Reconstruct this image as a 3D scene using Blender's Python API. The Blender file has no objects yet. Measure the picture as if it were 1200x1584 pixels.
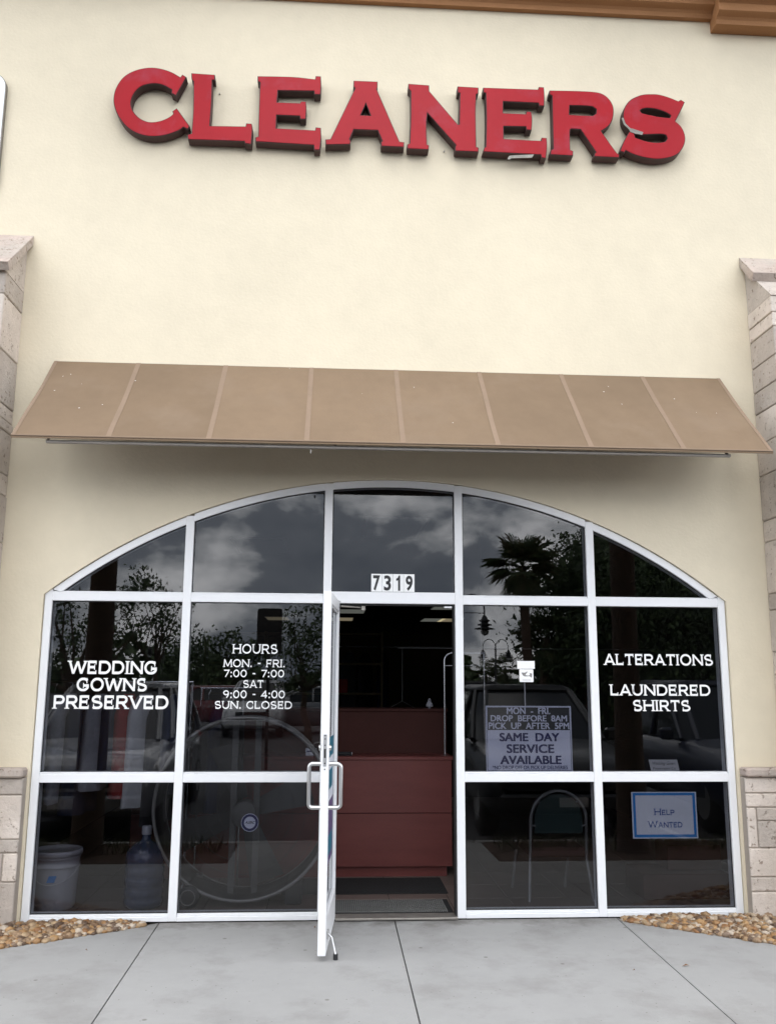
import bpy, bmesh, math, random
from mathutils import Vector, Matrix
from mathutils.geometry import tessellate_polygon
R_ = math.radians
rnd = random.Random(7)
sc = bpy.context.scene
COL = sc.collection

# ------------------------------------------------------------------ camera
FPX, PITCH, YAW, ROLL = 1379.433, 0.184696, 0.0610996, 0.00548839
CAM = Vector((0.0, -6.4, 1.595))
_f = Vector((math.sin(YAW)*math.cos(PITCH), math.cos(YAW)*math.cos(PITCH), math.sin(PITCH)))
_r = Vector((math.cos(YAW), -math.sin(YAW), 0)); _u = _r.cross(_f)
RT = _r*math.cos(ROLL) + _u*math.sin(ROLL); UP = _u*math.cos(ROLL) - _r*math.sin(ROLL); FW = _f
cam = bpy.data.cameras.new('camera'); camo = bpy.data.objects.new('camera', cam); COL.objects.link(camo)
cam.sensor_fit = 'VERTICAL'; cam.sensor_height = 24.0; cam.lens = 24.0*FPX/1584.0
cam.clip_start = 0.05; cam.clip_end = 2000
camo.matrix_world = Matrix(((RT.x, UP.x, -FW.x, CAM.x), (RT.y, UP.y, -FW.y, CAM.y), (RT.z, UP.z, -FW.z, CAM.z), (0, 0, 0, 1)))
sc.camera = camo

# ------------------------------------------------------------------ world
SUN_EL, SUN_AZ = R_(66), R_(200)      # azimuth clockwise from +Y: behind the camera, a little to its left
w = bpy.data.worlds.new('World'); sc.world = w; w.use_nodes = True
nt = w.node_tree; nt.nodes.clear()
def wn(t, **k):
    n = nt.nodes.new(t)
    for a, b in k.items(): setattr(n, a, b)
    return n
WL = nt.links.new
out = wn('ShaderNodeOutputWorld'); mixs = wn('ShaderNodeMixShader')
sky = wn('ShaderNodeTexSky', sky_type='NISHITA', sun_disc=False); sky.sun_elevation = SUN_EL; sky.sun_rotation = SUN_AZ
bg1 = wn('ShaderNodeBackground'); bg1.inputs['Strength'].default_value = 0.10
bg2 = wn('ShaderNodeBackground'); bg2.inputs['Strength'].default_value = 1.0
tc = wn('ShaderNodeTexCoord'); sep = wn('ShaderNodeSeparateXYZ'); WL(tc.outputs['Generated'], sep.inputs[0])
cmb = wn('ShaderNodeMapping'); WL(tc.outputs['Generated'], cmb.inputs[0]); cmb.inputs['Scale'].default_value = (1, 1, 1.7); cmb.inputs['Location'].default_value = (0.4, 9.6, 1.9)
n1 = wn('ShaderNodeTexNoise'); n1.inputs['Scale'].default_value = 4.2; n1.inputs['Detail'].default_value = 9; n1.inputs['Roughness'].default_value = 0.56; n1.inputs['Distortion'].default_value = 0.12
WL(cmb.outputs[0], n1.inputs['Vector'])
cr = wn('ShaderNodeValToRGB'); e = cr.color_ramp
e.elements[0].position = 0.38; e.elements[0].color = (0.74, 0.84, 1.02, 1)
e.elements[1].position = 0.66; e.elements[1].color = (5.6, 5.6, 5.7, 1)
for p_, c_ in ((0.475, (1.0, 1.10, 1.28)), (0.505, (2.0, 2.1, 2.25)), (0.56, (3.6, 3.65, 3.8))):
    m_ = e.elements.new(p_); m_.color = (*c_, 1)
WL(n1.outputs['Fac'], cr.inputs[0])
ov = wn('ShaderNodeMath', operation='MULTIPLY_ADD'); WL(sep.outputs['Z'], ov.inputs[0]); ov.inputs[1].default_value = 0.15; ov.inputs[2].default_value = 1.10; ov.use_clamp = False   # overcast: brighter overhead than at the horizon
vm = wn('ShaderNodeVectorMath', operation='SCALE'); WL(cr.outputs[0], vm.inputs[0]); WL(ov.outputs[0], vm.inputs['Scale'])
WL(vm.outputs[0], bg2.inputs[0]); WL(sky.outputs[0], bg1.inputs[0])
cm = wn('ShaderNodeValToRGB'); cm.color_ramp.elements[0].position = 0.62; cm.color_ramp.elements[0].color = (1, 1, 1, 1)
cm.color_ramp.elements[1].position = 0.80; cm.color_ramp.elements[1].color = (0.8, 0.8, 0.8, 1)
n2 = wn('ShaderNodeTexNoise'); n2.inputs['Scale'].default_value = 2.0; n2.inputs['Detail'].default_value = 5; WL(cmb.outputs[0], n2.inputs['Vector'])
WL(n2.outputs['Fac'], cm.inputs[0]); WL(cm.outputs[0], mixs.inputs[0]); WL(bg1.outputs[0], mixs.inputs[1]); WL(bg2.outputs[0], mixs.inputs[2])
WL(mixs.outputs[0], out.inputs[0])

sl = bpy.data.lights.new('sun', 'SUN'); sl.energy = 0.8; sl.angle = R_(40); sl.color = (1, 0.95, 0.87)
so = bpy.data.objects.new('sun', sl); COL.objects.link(so)
sd = Vector((math.sin(SUN_AZ)*math.cos(SUN_EL), math.cos(SUN_AZ)*math.cos(SUN_EL), math.sin(SUN_EL)))
so.rotation_euler = sd.to_track_quat('Z', 'Y').to_euler(); so.location = (0, -20, 30)

vs = sc.view_settings
vs.view_transform = 'Standard'; vs.look = 'None'; vs.exposure = 0.06; vs.gamma = 1; vs.use_curve_mapping = False
sc.cycles.max_bounces = 8; sc.cycles.transparent_max_bounces = 16; sc.cycles.use_denoising = True; sc.cycles.use_adaptive_sampling = False
sc.cycles.sample_clamp_indirect = 4.0; sc.cycles.caustics_reflective = False; sc.cycles.caustics_refractive = False

# ------------------------------------------------------------------ pixel -> point
def ray(px, py):
    return RT*((px-600)/FPX) + UP*(-(py-792)/FPX) + FW
def W(px, py, Y=0.0):
    d = ray(px, py); t = (Y-CAM.y)/d.y; return CAM + d*t
def WZ(px, py, Z):
    d = ray(px, py); t = (Z-CAM.z)/d.z; return CAM + d*t
def MIRROR(px, py, d):          # a point reflected in the shop glass: apparent depth d in front of the lens -> its real place
    v = CAM + ray(px, py)*(d/ray(px, py).y)
    return Vector((v.x, 0.05-v.y, v.z))

# ------------------------------------------------------------------ materials
MATS = {}
def mat(name, col, rough=0.6, metal=0.0, spec=0.5, vary=0.0, vscale=6.0, bump=0.0, bscale=60.0, bdetail=4, bdist=0.01, rand=0.0, island=False,
        pits=0.0, coat=0.0, emit=None, trans=0.0, dirt=None, col2=None, coords='Object', stretch=None):
    m = bpy.data.materials.new(name); m.use_nodes = True; MATS[name] = m
    t = m.node_tree; b = t.nodes['Principled BSDF']; L = t.links.new
    b.inputs['Roughness'].default_value = rough; b.inputs['Metallic'].default_value = metal
    b.inputs['Specular IOR Level'].default_value = spec
    if coat: b.inputs['Coat Weight'].default_value = coat
    if trans: b.inputs['Transmission Weight'].default_value = trans
    if emit:
        b.inputs['Emission Color'].default_value = (*emit[0], 1); b.inputs['Emission Strength'].default_value = emit[1]
    rgb = t.nodes.new('ShaderNodeRGB'); rgb.outputs[0].default_value = (*col, 1); cur = rgb.outputs[0]
    co = t.nodes.new('ShaderNodeTexCoord')
    if coords == 'World':
        g = t.nodes.new('ShaderNodeNewGeometry'); vec = g.outputs['Position']
    else: vec = co.outputs[coords]
    if stretch:
        mp = t.nodes.new('ShaderNodeMapping'); mp.inputs['Scale'].default_value = stretch; L(vec, mp.inputs[0]); vec = mp.outputs[0]
    def noise(s, d=4, r=0.55):
        n = t.nodes.new('ShaderNodeTexNoise'); n.inputs['Scale'].default_value = s; n.inputs['Detail'].default_value = d; n.inputs['Roughness'].default_value = r
        L(vec, n.inputs['Vector']); return n
    def hsv(fac_sock, lo, hi):
        nonlocal cur
        mr = t.nodes.new('ShaderNodeMapRange'); mr.inputs[1].default_value = 0.25 if lo is not None else 0; mr.inputs[2].default_value = 0.75
        mr.inputs[3].default_value = lo; mr.inputs[4].default_value = hi; L(fac_sock, mr.inputs[0])
        h = t.nodes.new('ShaderNodeHueSaturation'); L(mr.outputs[0], h.inputs['Value']); L(cur, h.inputs['Color']); cur = h.outputs[0]
    if col2:
        n = noise(vscale*0.6, 5, 0.6); r = t.nodes.new('ShaderNodeValToRGB'); r.color_ramp.elements[0].position = 0.42; r.color_ramp.elements[1].position = 0.62
        L(n.outputs['Fac'], r.inputs[0]); mx = t.nodes.new('ShaderNodeMix'); mx.data_type = 'RGBA'; L(r.outputs[0], mx.inputs['Factor']); L(cur, mx.inputs['A']); mx.inputs['B'].default_value = (*col2, 1); cur = mx.outputs['Result']
    if vary:
        hsv(noise(vscale).outputs['Fac'], 1-vary, 1+vary); hsv(noise(vscale*7.3, 6, 0.65).outputs['Fac'], 1-vary*0.6, 1+vary*0.6)
    if rand:
        oi = t.nodes.new('ShaderNodeObjectInfo')
        hsv(oi.outputs['Random'], 1-rand, 1+rand)
    if island:
        g2 = t.nodes.new('ShaderNodeNewGeometry'); r = t.nodes.new('ShaderNodeValToRGB'); r.color_ramp.interpolation = 'CONSTANT'
        els = r.color_ramp.elements
        for i, c in enumerate(island):
            el = els[i] if i < 2 else els.new(i/len(island))
            el.position = i/len(island); el.color = (*c, 1)
        L(g2.outputs['Random Per Island'], r.inputs[0]); cur = r.outputs[0]
        if vary: hsv(noise(40).outputs['Fac'], 1-vary, 1+vary)
    bsock = None
    if pits:
        v = noise(pits, 3, 0.7); r = t.nodes.new('ShaderNodeValToRGB'); r.color_ramp.elements[0].position = 0.33; r.color_ramp.elements[1].position = 0.40
        r.color_ramp.elements[0].color = (0.56, 0.51, 0.47, 1)
        L(v.outputs['Fac'], r.inputs[0])
        mx = t.nodes.new('ShaderNodeMix'); mx.data_type = 'RGBA'; mx.blend_type = 'MULTIPLY'; mx.inputs['Factor'].default_value = 1
        L(cur, mx.inputs['A']); L(r.outputs[0], mx.inputs['B']); cur = mx.outputs['Result']; bsock = r.outputs[0]
    if dirt:
        dc, ds, lo, hi = dirt
        n = noise(ds, 8, 0.68); r = t.nodes.new('ShaderNodeValToRGB'); r.color_ramp.elements[0].position = lo; r.color_ramp.elements[1].position = hi
        L(n.outputs['Fac'], r.inputs[0]); mx = t.nodes.new('ShaderNodeMix'); mx.data_type = 'RGBA'
        L(r.outputs[0], mx.inputs['Factor']); L(cur, mx.inputs['A']); mx.inputs['B'].default_value = (*dc, 1); cur = mx.outputs['Result']
    L(cur, b.inputs['Base Color'])
    if bump:
        n = noise(bscale, bdetail, 0.6); bn = t.nodes.new('ShaderNodeBump'); bn.inputs['Strength'].default_value = bump; bn.inputs['Distance'].default_value = bdist
        L(n.outputs['Fac'], bn.inputs['Height']); last = bn
        if bsock:
            b2 = t.nodes.new('ShaderNodeBump'); b2.inputs['Strength'].default_value = 0.8; b2.inputs['Distance'].default_value = 0.008
            L(bsock, b2.inputs['Height']); L(bn.outputs[0], b2.inputs['Normal']); last = b2
        L(last.outputs[0], b.inputs['Normal'])
    return m

mat('stucco', (0.74, 0.66, 0.505), 0.9, spec=0.2, vary=0.05, vscale=0.9, bump=0.38, bscale=42, bdetail=6, bdist=0.005, coords='World', dirt=((0.66, 0.58, 0.45), 0.55, 0.62, 0.98))
mat('stone', (0.52, 0.455, 0.395), 0.88, spec=0.2, vary=0.10, vscale=5, rand=0.16, bump=0.6, bscale=55, pits=26, coords='World', col2=(0.58, 0.515, 0.455))
mat('stone_cap', (0.47, 0.385, 0.335), 0.9, spec=0.2, vary=0.12, vscale=6, bump=0.9, bscale=30, pits=30, coords='World', col2=(0.44, 0.385, 0.335))
mat('mortar', (0.44, 0.385, 0.33), 0.95, spec=0.1, vary=0.08, bump=0.4, bscale=120, coords='World')
mat('cornice_paint', (0.36, 0.175, 0.075), 0.75, spec=0.3, vary=0.06, vscale=2, bump=0.25, bscale=70, coords='World')
mat('aluminium_white', (0.80, 0.805, 0.815), 0.42, spec=0.5, vary=0.025, vscale=3, coords='World', dirt=((0.55, 0.55, 0.55), 9, 0.66, 0.80))
mat('rubber', (0.015, 0.015, 0.016), 0.6)
mat('brushed', (0.62, 0.62, 0.62), 0.32, metal=1, vary=0.05, vscale=20)
mat('chrome', (0.75, 0.75, 0.76), 0.12, metal=1)
mat('fabric_awning', (0.203, 0.144, 0.094), 0.92, spec=0.15, rand=0.05, vary=0.07, vscale=1.6, bump=0.25, bscale=420, bdetail=2, bdist=0.002, coords='World', dirt=((0.235, 0.175, 0.125), 1.7, 0.54, 0.92))
mat('fabric_seam', (0.248, 0.180, 0.128), 0.92, spec=0.15, vary=0.06, vscale=4, coords='World')
mat('awning_frame', (0.33, 0.30, 0.27), 0.5, metal=0.3, vary=0.06)
mat('droppings', (0.75, 0.74, 0.70), 0.9)
mat('letter_face', (0.36, 0.007, 0.015), 0.42, spec=0.22, vary=0.06, vscale=2.5, bump=0.05, bscale=8, bdist=0.01, coords='World', dirt=((0.34, 0.05, 0.08), 2.4, 0.54, 0.82))
mat('letter_return', (0.052, 0.022, 0.021), 0.55, spec=0.4, vary=0.25, vscale=9, coords='World')
mat('bare_metal', (0.24, 0.225, 0.20), 0.5, metal=0.6, vary=0.25, vscale=25)
mat('sign_white', (0.86, 0.88, 0.90), 0.4)
mat('concrete', (0.315, 0.311, 0.302), 0.88, spec=0.25, vary=0.055, vscale=1.3, rand=0.025, bump=0.4, bscale=150, bdetail=6, bdist=0.003, coords='World', dirt=((0.225, 0.215, 0.205), 2.0, 0.50, 0.80))
mat('joint_dirt', (0.13, 0.10, 0.08), 0.95, vary=0.3, vscale=14, coords='World')
mat('asphalt', (0.06, 0.06, 0.062), 0.9, vary=0.2, vscale=0.6, bump=0.5, bscale=180, coords='World')
mat('paint_line', (0.65, 0.65, 0.62), 0.8, vary=0.15, vscale=10, coords='World')
mat('mulch', (0.085, 0.05, 0.032), 0.95, vary=0.4, vscale=12, bump=1.0, bscale=45, bdist=0.03, coords='World')
mat('pebbles', (0.4, 0.3, 0.2), 0.55, spec=0.4, vary=0.22, island=[(0.277, 0.156, 0.067), (0.343, 0.240, 0.140), (0.158, 0.090, 0.045), (0.396, 0.306, 0.213), (0.231, 0.114, 0.045), (0.304, 0.198, 0.106), (0.106, 0.066, 0.042), (0.449, 0.372, 0.291), (0.264, 0.174, 0.101), (0.198, 0.138, 0.095), (0.363, 0.216, 0.095)])
mat('grass', (0.06, 0.09, 0.03), 0.7, island=[(0.05, 0.08, 0.025), (0.08, 0.10, 0.04), (0.13, 0.12, 0.05)])
mat('vinyl_white', (0.86, 0.86, 0.85), 0.5)
mat('ink_black', (0.012, 0.012, 0.014), 0.5)
mat('ink_navy', (0.006, 0.006, 0.10), 0.5)
mat('ink_blue', (0.006, 0.07, 0.33), 0.5)
mat('paper_grey', (0.70, 0.71, 0.86), 0.6)
mat('paper_white', (0.72, 0.74, 0.82), 0.6, vary=0.03)
mat('border_blue', (0.015, 0.22, 0.62), 0.5)
mat('plaque', (0.55, 0.54, 0.56), 0.4, metal=0.2)
mat('plastic_white', (0.40, 0.40, 0.44), 0.4, vary=0.04)
mat('jug_blue', (0.035, 0.05, 0.10), 0.2, vary=0.1, coat=0.3)
mat('fan_grey', (0.26, 0.25, 0.24), 0.45, metal=0.4, vary=0.12, vscale=6)
mat('fan_mid', (0.09, 0.088, 0.085), 0.5, vary=0.1)
mat('fan_dark', (0.03, 0.03, 0.03), 0.5)
mat('backrest_green', (0.012, 0.03, 0.028), 0.8)
mat('seat_red', (0.05, 0.018, 0.015), 0.85)
mat('counter_red', (0.155, 0.042, 0.036), 0.38, spec=0.35, vary=0.10, vscale=2.5, stretch=(1, 1, 5), coords='World')
mat('counter_dark', (0.060, 0.022, 0.018), 0.7, spec=0.15, vary=0.08)
mat('tile', (0.16, 0.122, 0.105), 0.45, vary=0.07, vscale=8, rand=0.06)
mat('grout', (0.04, 0.03, 0.026), 0.9)
mat('mat_black', (0.018, 0.018, 0.018), 0.95, bump=0.6, bscale=220)
mat('mat_grey', (0.20, 0.20, 0.19), 0.95, vary=0.12, vscale=10, bump=0.5, bscale=300)
mat('threshold', (0.33, 0.31, 0.28), 0.5, metal=0.7, vary=0.2, vscale=15, coords='World')
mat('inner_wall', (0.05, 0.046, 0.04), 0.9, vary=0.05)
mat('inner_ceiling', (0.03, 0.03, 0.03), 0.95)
mat('shelf_wood', (0.20, 0.15, 0.07), 0.7)
mat('lamp_panel', (0.8, 0.8, 0.75), 0.5, emit=((0.95, 1.0, 0.88), 0.09))
mat('lamp_unlit', (0.30, 0.32, 0.33), 0.6)
mat('tube_grey', (0.24, 0.24, 0.24), 0.35, metal=0.5)
mat('lamp_warm', (0.8, 0.75, 0.6), 0.5, emit=((1.0, 0.85, 0.55), 0.16))
mat('garment_grey', (0.38, 0.38, 0.42), 0.8, vary=0.25, vscale=8)
mat('garment_shade', (0.10, 0.10, 0.11), 0.8, vary=0.2, vscale=8)
mat('garment_red', (0.34, 0.03, 0.03), 0.8, vary=0.2)
mat('garment_navy', (0.02, 0.025, 0.06), 0.85)
mat('garment_dark', (0.03, 0.028, 0.03), 0.85)
mat('garment_white', (0.65, 0.65, 0.68), 0.7, vary=0.1)
mat('poster_teal', (0.02, 0.16, 0.24), 0.5)
mat('poster_purple', (0.13, 0.09, 0.20), 0.5)
mat('bark', (0.10, 0.07, 0.05), 0.95, vary=0.3, vscale=9, bump=1.0, bscale=22, bdist=0.04, coords='World')
mat('palm_bark', (0.10, 0.065, 0.045), 0.95, vary=0.25, vscale=12, bump=1.0, bscale=30, bdist=0.03, coords='World', stretch=(1, 1, 3))
mat('leaf', (0.05, 0.08, 0.03), 0.6, island=[(0.035, 0.06, 0.02), (0.055, 0.09, 0.03), (0.08, 0.12, 0.04), (0.045, 0.07, 0.035)])
mat('frond', (0.06, 0.09, 0.035), 0.55, island=[(0.05, 0.08, 0.03), (0.08, 0.11, 0.04), (0.11, 0.10, 0.05)])
mat('lamp_black', (0.02, 0.02, 0.022), 0.45)
mat('lantern_glass', (0.6, 0.6, 0.6), 0.3)
mat('car_black', (0.012, 0.013, 0.016), 0.35, coat=0.25)
mat('car_navy', (0.012, 0.018, 0.045), 0.35, coat=0.25)
mat('car_silver', (0.20, 0.205, 0.215), 0.3, metal=0.4, coat=0.8)
mat('car_white', (0.70, 0.70, 0.71), 0.3, coat=0.8)
mat('car_red', (0.16, 0.02, 0.022), 0.25, coat=0.8)
mat('car_glass', (0.01, 0.012, 0.014), 0.05)
mat('tyre', (0.015, 0.015, 0.015), 0.85)
mat('rim', (0.5, 0.5, 0.5), 0.3, metal=0.9)
mat('headlight', (0.75, 0.76, 0.78), 0.1)
mat('taillight', (0.3, 0.01, 0.01), 0.15)
mat('dry_leaf', (0.16, 0.075, 0.03), 0.9)
mat('sign_back', (0.035, 0.033, 0.033), 0.6)

def worn(m):
    t = m.node_tree; L = t.links.new; b = t.nodes['Principled BSDF']; cur = b.inputs['Base Color'].links[0].from_socket
    g = t.nodes.new('ShaderNodeNewGeometry')
    def mult(sock, col, lo, hi):
        nonlocal cur
        r = t.nodes.new('ShaderNodeMapRange'); r.inputs[1].default_value = lo; r.inputs[2].default_value = hi; r.inputs[3].default_value = 1; r.inputs[4].default_value = 0; L(sock, r.inputs[0])
        mx = t.nodes.new('ShaderNodeMix'); mx.data_type = 'RGBA'; mx.blend_type = 'MULTIPLY'; L(r.outputs[0], mx.inputs['Factor']); L(cur, mx.inputs['A']); mx.inputs['B'].default_value = (*col, 1); cur = mx.outputs['Result']
    v = t.nodes.new('ShaderNodeTexVoronoi'); v.inputs['Scale'].default_value = 3.3; L(g.outputs['Position'], v.inputs['Vector']); mult(v.outputs['Distance'], (0.62, 0.60, 0.58), 0.030, 0.050)
    v2 = t.nodes.new('ShaderNodeTexVoronoi'); v2.inputs['Scale'].default_value = 17; L(g.outputs['Position'], v2.inputs['Vector']); mult(v2.outputs['Distance'], (0.55, 0.52, 0.50), 0.05, 0.075)
    n = t.nodes.new('ShaderNodeTexNoise'); n.inputs['Scale'].default_value = 5.5; n.inputs['Detail'].default_value = 7; n.inputs['Roughness'].default_value = 0.7; L(g.outputs['Position'], n.inputs['Vector'])
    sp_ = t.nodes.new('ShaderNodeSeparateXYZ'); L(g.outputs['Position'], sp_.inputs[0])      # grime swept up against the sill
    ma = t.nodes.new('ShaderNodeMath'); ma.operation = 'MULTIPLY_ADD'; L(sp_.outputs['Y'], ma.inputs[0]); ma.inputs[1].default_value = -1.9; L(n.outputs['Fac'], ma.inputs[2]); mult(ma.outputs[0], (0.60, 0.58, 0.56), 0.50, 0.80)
    L(cur, b.inputs['Base Color'])
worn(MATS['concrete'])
def glass(name, tint, ior):
    m = bpy.data.materials.new(name); m.use_nodes = True; MATS[name] = m
    t = m.node_tree; t.nodes.clear(); L = t.links.new
    o = t.nodes.new('ShaderNodeOutputMaterial'); mx = t.nodes.new('ShaderNodeMixShader'); tr = t.nodes.new('ShaderNodeBsdfTransparent'); gl = t.nodes.new('ShaderNodeBsdfGlossy')
    fr = t.nodes.new('ShaderNodeFresnel'); fr.inputs[0].default_value = ior; g = t.nodes.new('ShaderNodeNewGeometry')
    inv = t.nodes.new('ShaderNodeMath'); inv.operation = 'SUBTRACT'; inv.inputs[0].default_value = 1; L(g.outputs['Backfacing'], inv.inputs[1])
    mul = t.nodes.new('ShaderNodeMath'); mul.operation = 'MULTIPLY'; L(fr.outputs[0], mul.inputs[0]); L(inv.outputs[0], mul.inputs[1])
    n = t.nodes.new('ShaderNodeTexNoise'); n.inputs['Scale'].default_value = 1.1; n.inputs['Detail'].default_value = 2; L(g.outputs['Position'], n.inputs['Vector'])
    bp = t.nodes.new('ShaderNodeBump'); bp.inputs['Strength'].default_value = 0.06; bp.inputs['Distance'].default_value = 0.006; L(n.outputs['Fac'], bp.inputs['Height']); L(bp.outputs[0], gl.inputs['Normal'])
    tm_ = t.nodes.new('ShaderNodeMix'); tm_.data_type = 'RGBA'; L(g.outputs['Backfacing'], tm_.inputs['Factor']); tm_.inputs['A'].default_value = (*tint, 1); tm_.inputs['B'].default_value = (1, 1, 1, 1); L(tm_.outputs['Result'], tr.inputs[0]); gl.inputs['Roughness'].default_value = 0.0
    L(mul.outputs[0], mx.inputs[0]); L(tr.outputs[0], mx.inputs[1]); L(gl.outputs[0], mx.inputs[2]); L(mx.outputs[0], o.inputs[0])
glass('tinted_glass', (0.43, 0.44, 0.47), 1.73)      # about half of the light comes through
glass('door_glass', (0.36, 0.38, 0.41), 1.70)

# ------------------------------------------------------------------ mesh builder
class MB:
    def __init__(s): s.v = []; s.f = []; s.sm = []
    def add(s, vs, fs, smooth=False):
        o = len(s.v); s.v += [Vector(v) for v in vs]; s.f += [tuple(i+o for i in f) for f in fs]; s.sm += [smooth]*len(fs); return s
    def box(s, a, b, bev=0.0):
        x0, y0, z0 = (min(a[i], b[i]) for i in range(3)); x1, y1, z1 = (max(a[i], b[i]) for i in range(3))
        bev = min(bev, 0.45*min(x1-x0, y1-y0, z1-z0))
        if bev <= 0:
            return s.add([(x0,y0,z0),(x1,y0,z0),(x1,y1,z0),(x0,y1,z0),(x0,y0,z1),(x1,y0,z1),(x1,y1,z1),(x0,y1,z1)],
                         [(0,3,2,1),(4,5,6,7),(0,1,5,4),(1,2,6,5),(2,3,7,6),(3,0,4,7)])
        bm = bmesh.new(); bmesh.ops.create_cube(bm, size=1)
        for v in bm.verts: v.co = Vector(((x0+x1)/2+v.co.x*(x1-x0), (y0+y1)/2+v.co.y*(y1-y0), (z0+z1)/2+v.co.z*(z1-z0)))
        bmesh.ops.bevel(bm, geom=list(bm.edges), offset=bev, segments=1, affect='EDGES')
        bm.verts.index_update(); s.add([v.co.copy() for v in bm.verts], [tuple(v.index for v in f.verts) for f in bm.faces]); bm.free(); return s
    def tube(s, pts, r, n=10, closed=False, caps=True):
        pts = [Vector(p) for p in pts]; m = len(pts); rs = r if isinstance(r, (list, tuple)) else [r]*m
        rings = []; prev = None
        for i, p in enumerate(pts):
            a = pts[(i-1) % m] if (closed or i > 0) else p; b = pts[(i+1) % m] if (closed or i < m-1) else p
            t = (b-a).normalized()
            if prev is None: q = t.orthogonal().normalized()
            else:
                q = prev - t*prev.dot(t); q = q.normalized() if q.length > 1e-6 else t.orthogonal().normalized()
            prev = q; k = t.cross(q)
            rings.append([p + (q*math.cos(2*math.pi*j/n) + k*math.sin(2*math.pi*j/n))*rs[i] for j in range(n)])
        vs = [v for g in rings for v in g]; fs = []
        for i in range(m if closed else m-1):
            i2 = (i+1) % m
            for j in range(n):
                j2 = (j+1) % n; fs.append((i*n+j, i*n+j2, i2*n+j2, i2*n+j))
        s.add(vs, fs, True)
        if caps and not closed:
            s.add(rings[0], [tuple(reversed(range(n)))]); s.add(rings[-1], [tuple(range(n))])
        return s
    def lathe(s, prof, n=24, c=(0, 0, 0), axis='Z', caps=True):
        c = Vector(c); vs = []; fs = []
        for r, h in prof:
            for j in range(n):
                a = 2*math.pi*j/n; x, y = r*math.cos(a), r*math.sin(a)
                vs.append(c + (Vector((x, y, h)) if axis == 'Z' else Vector((x, h, y)) if axis == 'Y' else Vector((h, x, y))))
        for i in range(len(prof)-1):
            for j in range(n):
                j2 = (j+1) % n; fs.append((i*n+j, i*n+j2, (i+1)*n+j2, (i+1)*n+j))
        s.add(vs, fs, True)
        if caps:
            k = len(prof)-1; s.add(vs[:n], [tuple(reversed(range(n)))]); s.add(vs[k*n:], [tuple(range(n))])
        return s
    def prism(s, loops, y0, y1, back=True):          # loops of (x, z): outline first, then holes; front at y0
        tri = tessellate_polygon([[Vector((p[0], p[1], 0)) for p in l] for l in loops])
        flat = [p for l in loops for p in l]; o = len(flat)
        vs = [(p[0], y0, p[1]) for p in flat] + [(p[0], y1, p[1]) for p in flat]; fs = []
        for t in tri:
            a, b, c = (flat[i] for i in t); cr_ = (b[0]-a[0])*(c[1]-a[1]) - (b[1]-a[1])*(c[0]-a[0])
            t = t if cr_ > 0 else (t[0], t[2], t[1])
            fs.append(tuple(t))
            if back: fs.append((t[2]+o, t[1]+o, t[0]+o))
        i0 = 0
        for k, l in enumerate(loops):
            ar = sum(l[i][0]*l[(i+1) % len(l)][1] - l[(i+1) % len(l)][0]*l[i][1] for i in range(len(l)))
            ccw = (ar > 0) == (k == 0)
            for i in range(len(l)):
                a, b = i0+i, i0+(i+1) % len(l)
                fs.append((a, a+o, b+o, b) if ccw else (b, b+o, a+o, a))
            i0 += len(l)
        return s.add(vs, fs)
    def loft_x(s, prof, x0, x1):                      # prof of (y, z) closed polygon run along x
        n = len(prof); vs = [(x0, y, z) for y, z in prof] + [(x1, y, z) for y, z in prof]
        fs = [(i, (i+1) % n, n+(i+1) % n, n+i) for i in range(n)] + [tuple(reversed(range(n))), tuple(range(n, 2*n))]
        return s.add(vs, fs)
    def build(s, name, m, parent=None, fix=True, origin=None):
        if origin is None:
            lo = Vector((min(v.x for v in s.v), min(v.y for v in s.v), min(v.z for v in s.v))); hi = Vector((max(v.x for v in s.v), max(v.y for v in s.v), max(v.z for v in s.v)))
            origin = (lo+hi)/2
            if parent is None: origin.z = lo.z
        me = bpy.data.meshes.new(name); me.from_pydata([v-origin for v in s.v], [], s.f)
        me.polygons.foreach_set('use_smooth', s.sm)
        if fix:
            bm = bmesh.new(); bm.from_mesh(me); bmesh.ops.recalc_face_normals(bm, faces=bm.faces); bm.to_mesh(me); bm.free()
        me.materials.append(MATS[m]); me.update()
        o = bpy.data.objects.new(name, me); COL.objects.link(o); o.location = origin
        if parent: attach(o, parent)
        return o
def wpos(o):
    p = o.location.copy(); q = o.parent
    while q: p += q.location; q = q.parent
    return p
def attach(o, parent):
    o.location = o.location - wpos(parent); o.parent = parent
def empty(name, loc):
    o = bpy.data.objects.new(name, None); COL.objects.link(o); o.location = loc; o.empty_display_size = 0.1; return o
def tag(o, label=None, cat=None, group=None, kind=None):
    for k, v in (('label', label), ('category', cat), ('group', group), ('kind', kind)):
        if v: o[k] = v
    return o
def thing(name, loc, label, cat, group=None): return tag(empty(name, loc), label, cat, group)
def copy_tree(o, parent=None):
    c = o.copy(); COL.objects.link(c); c.parent = parent
    for ch in o.children: copy_tree(ch, c)
    return c

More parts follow.
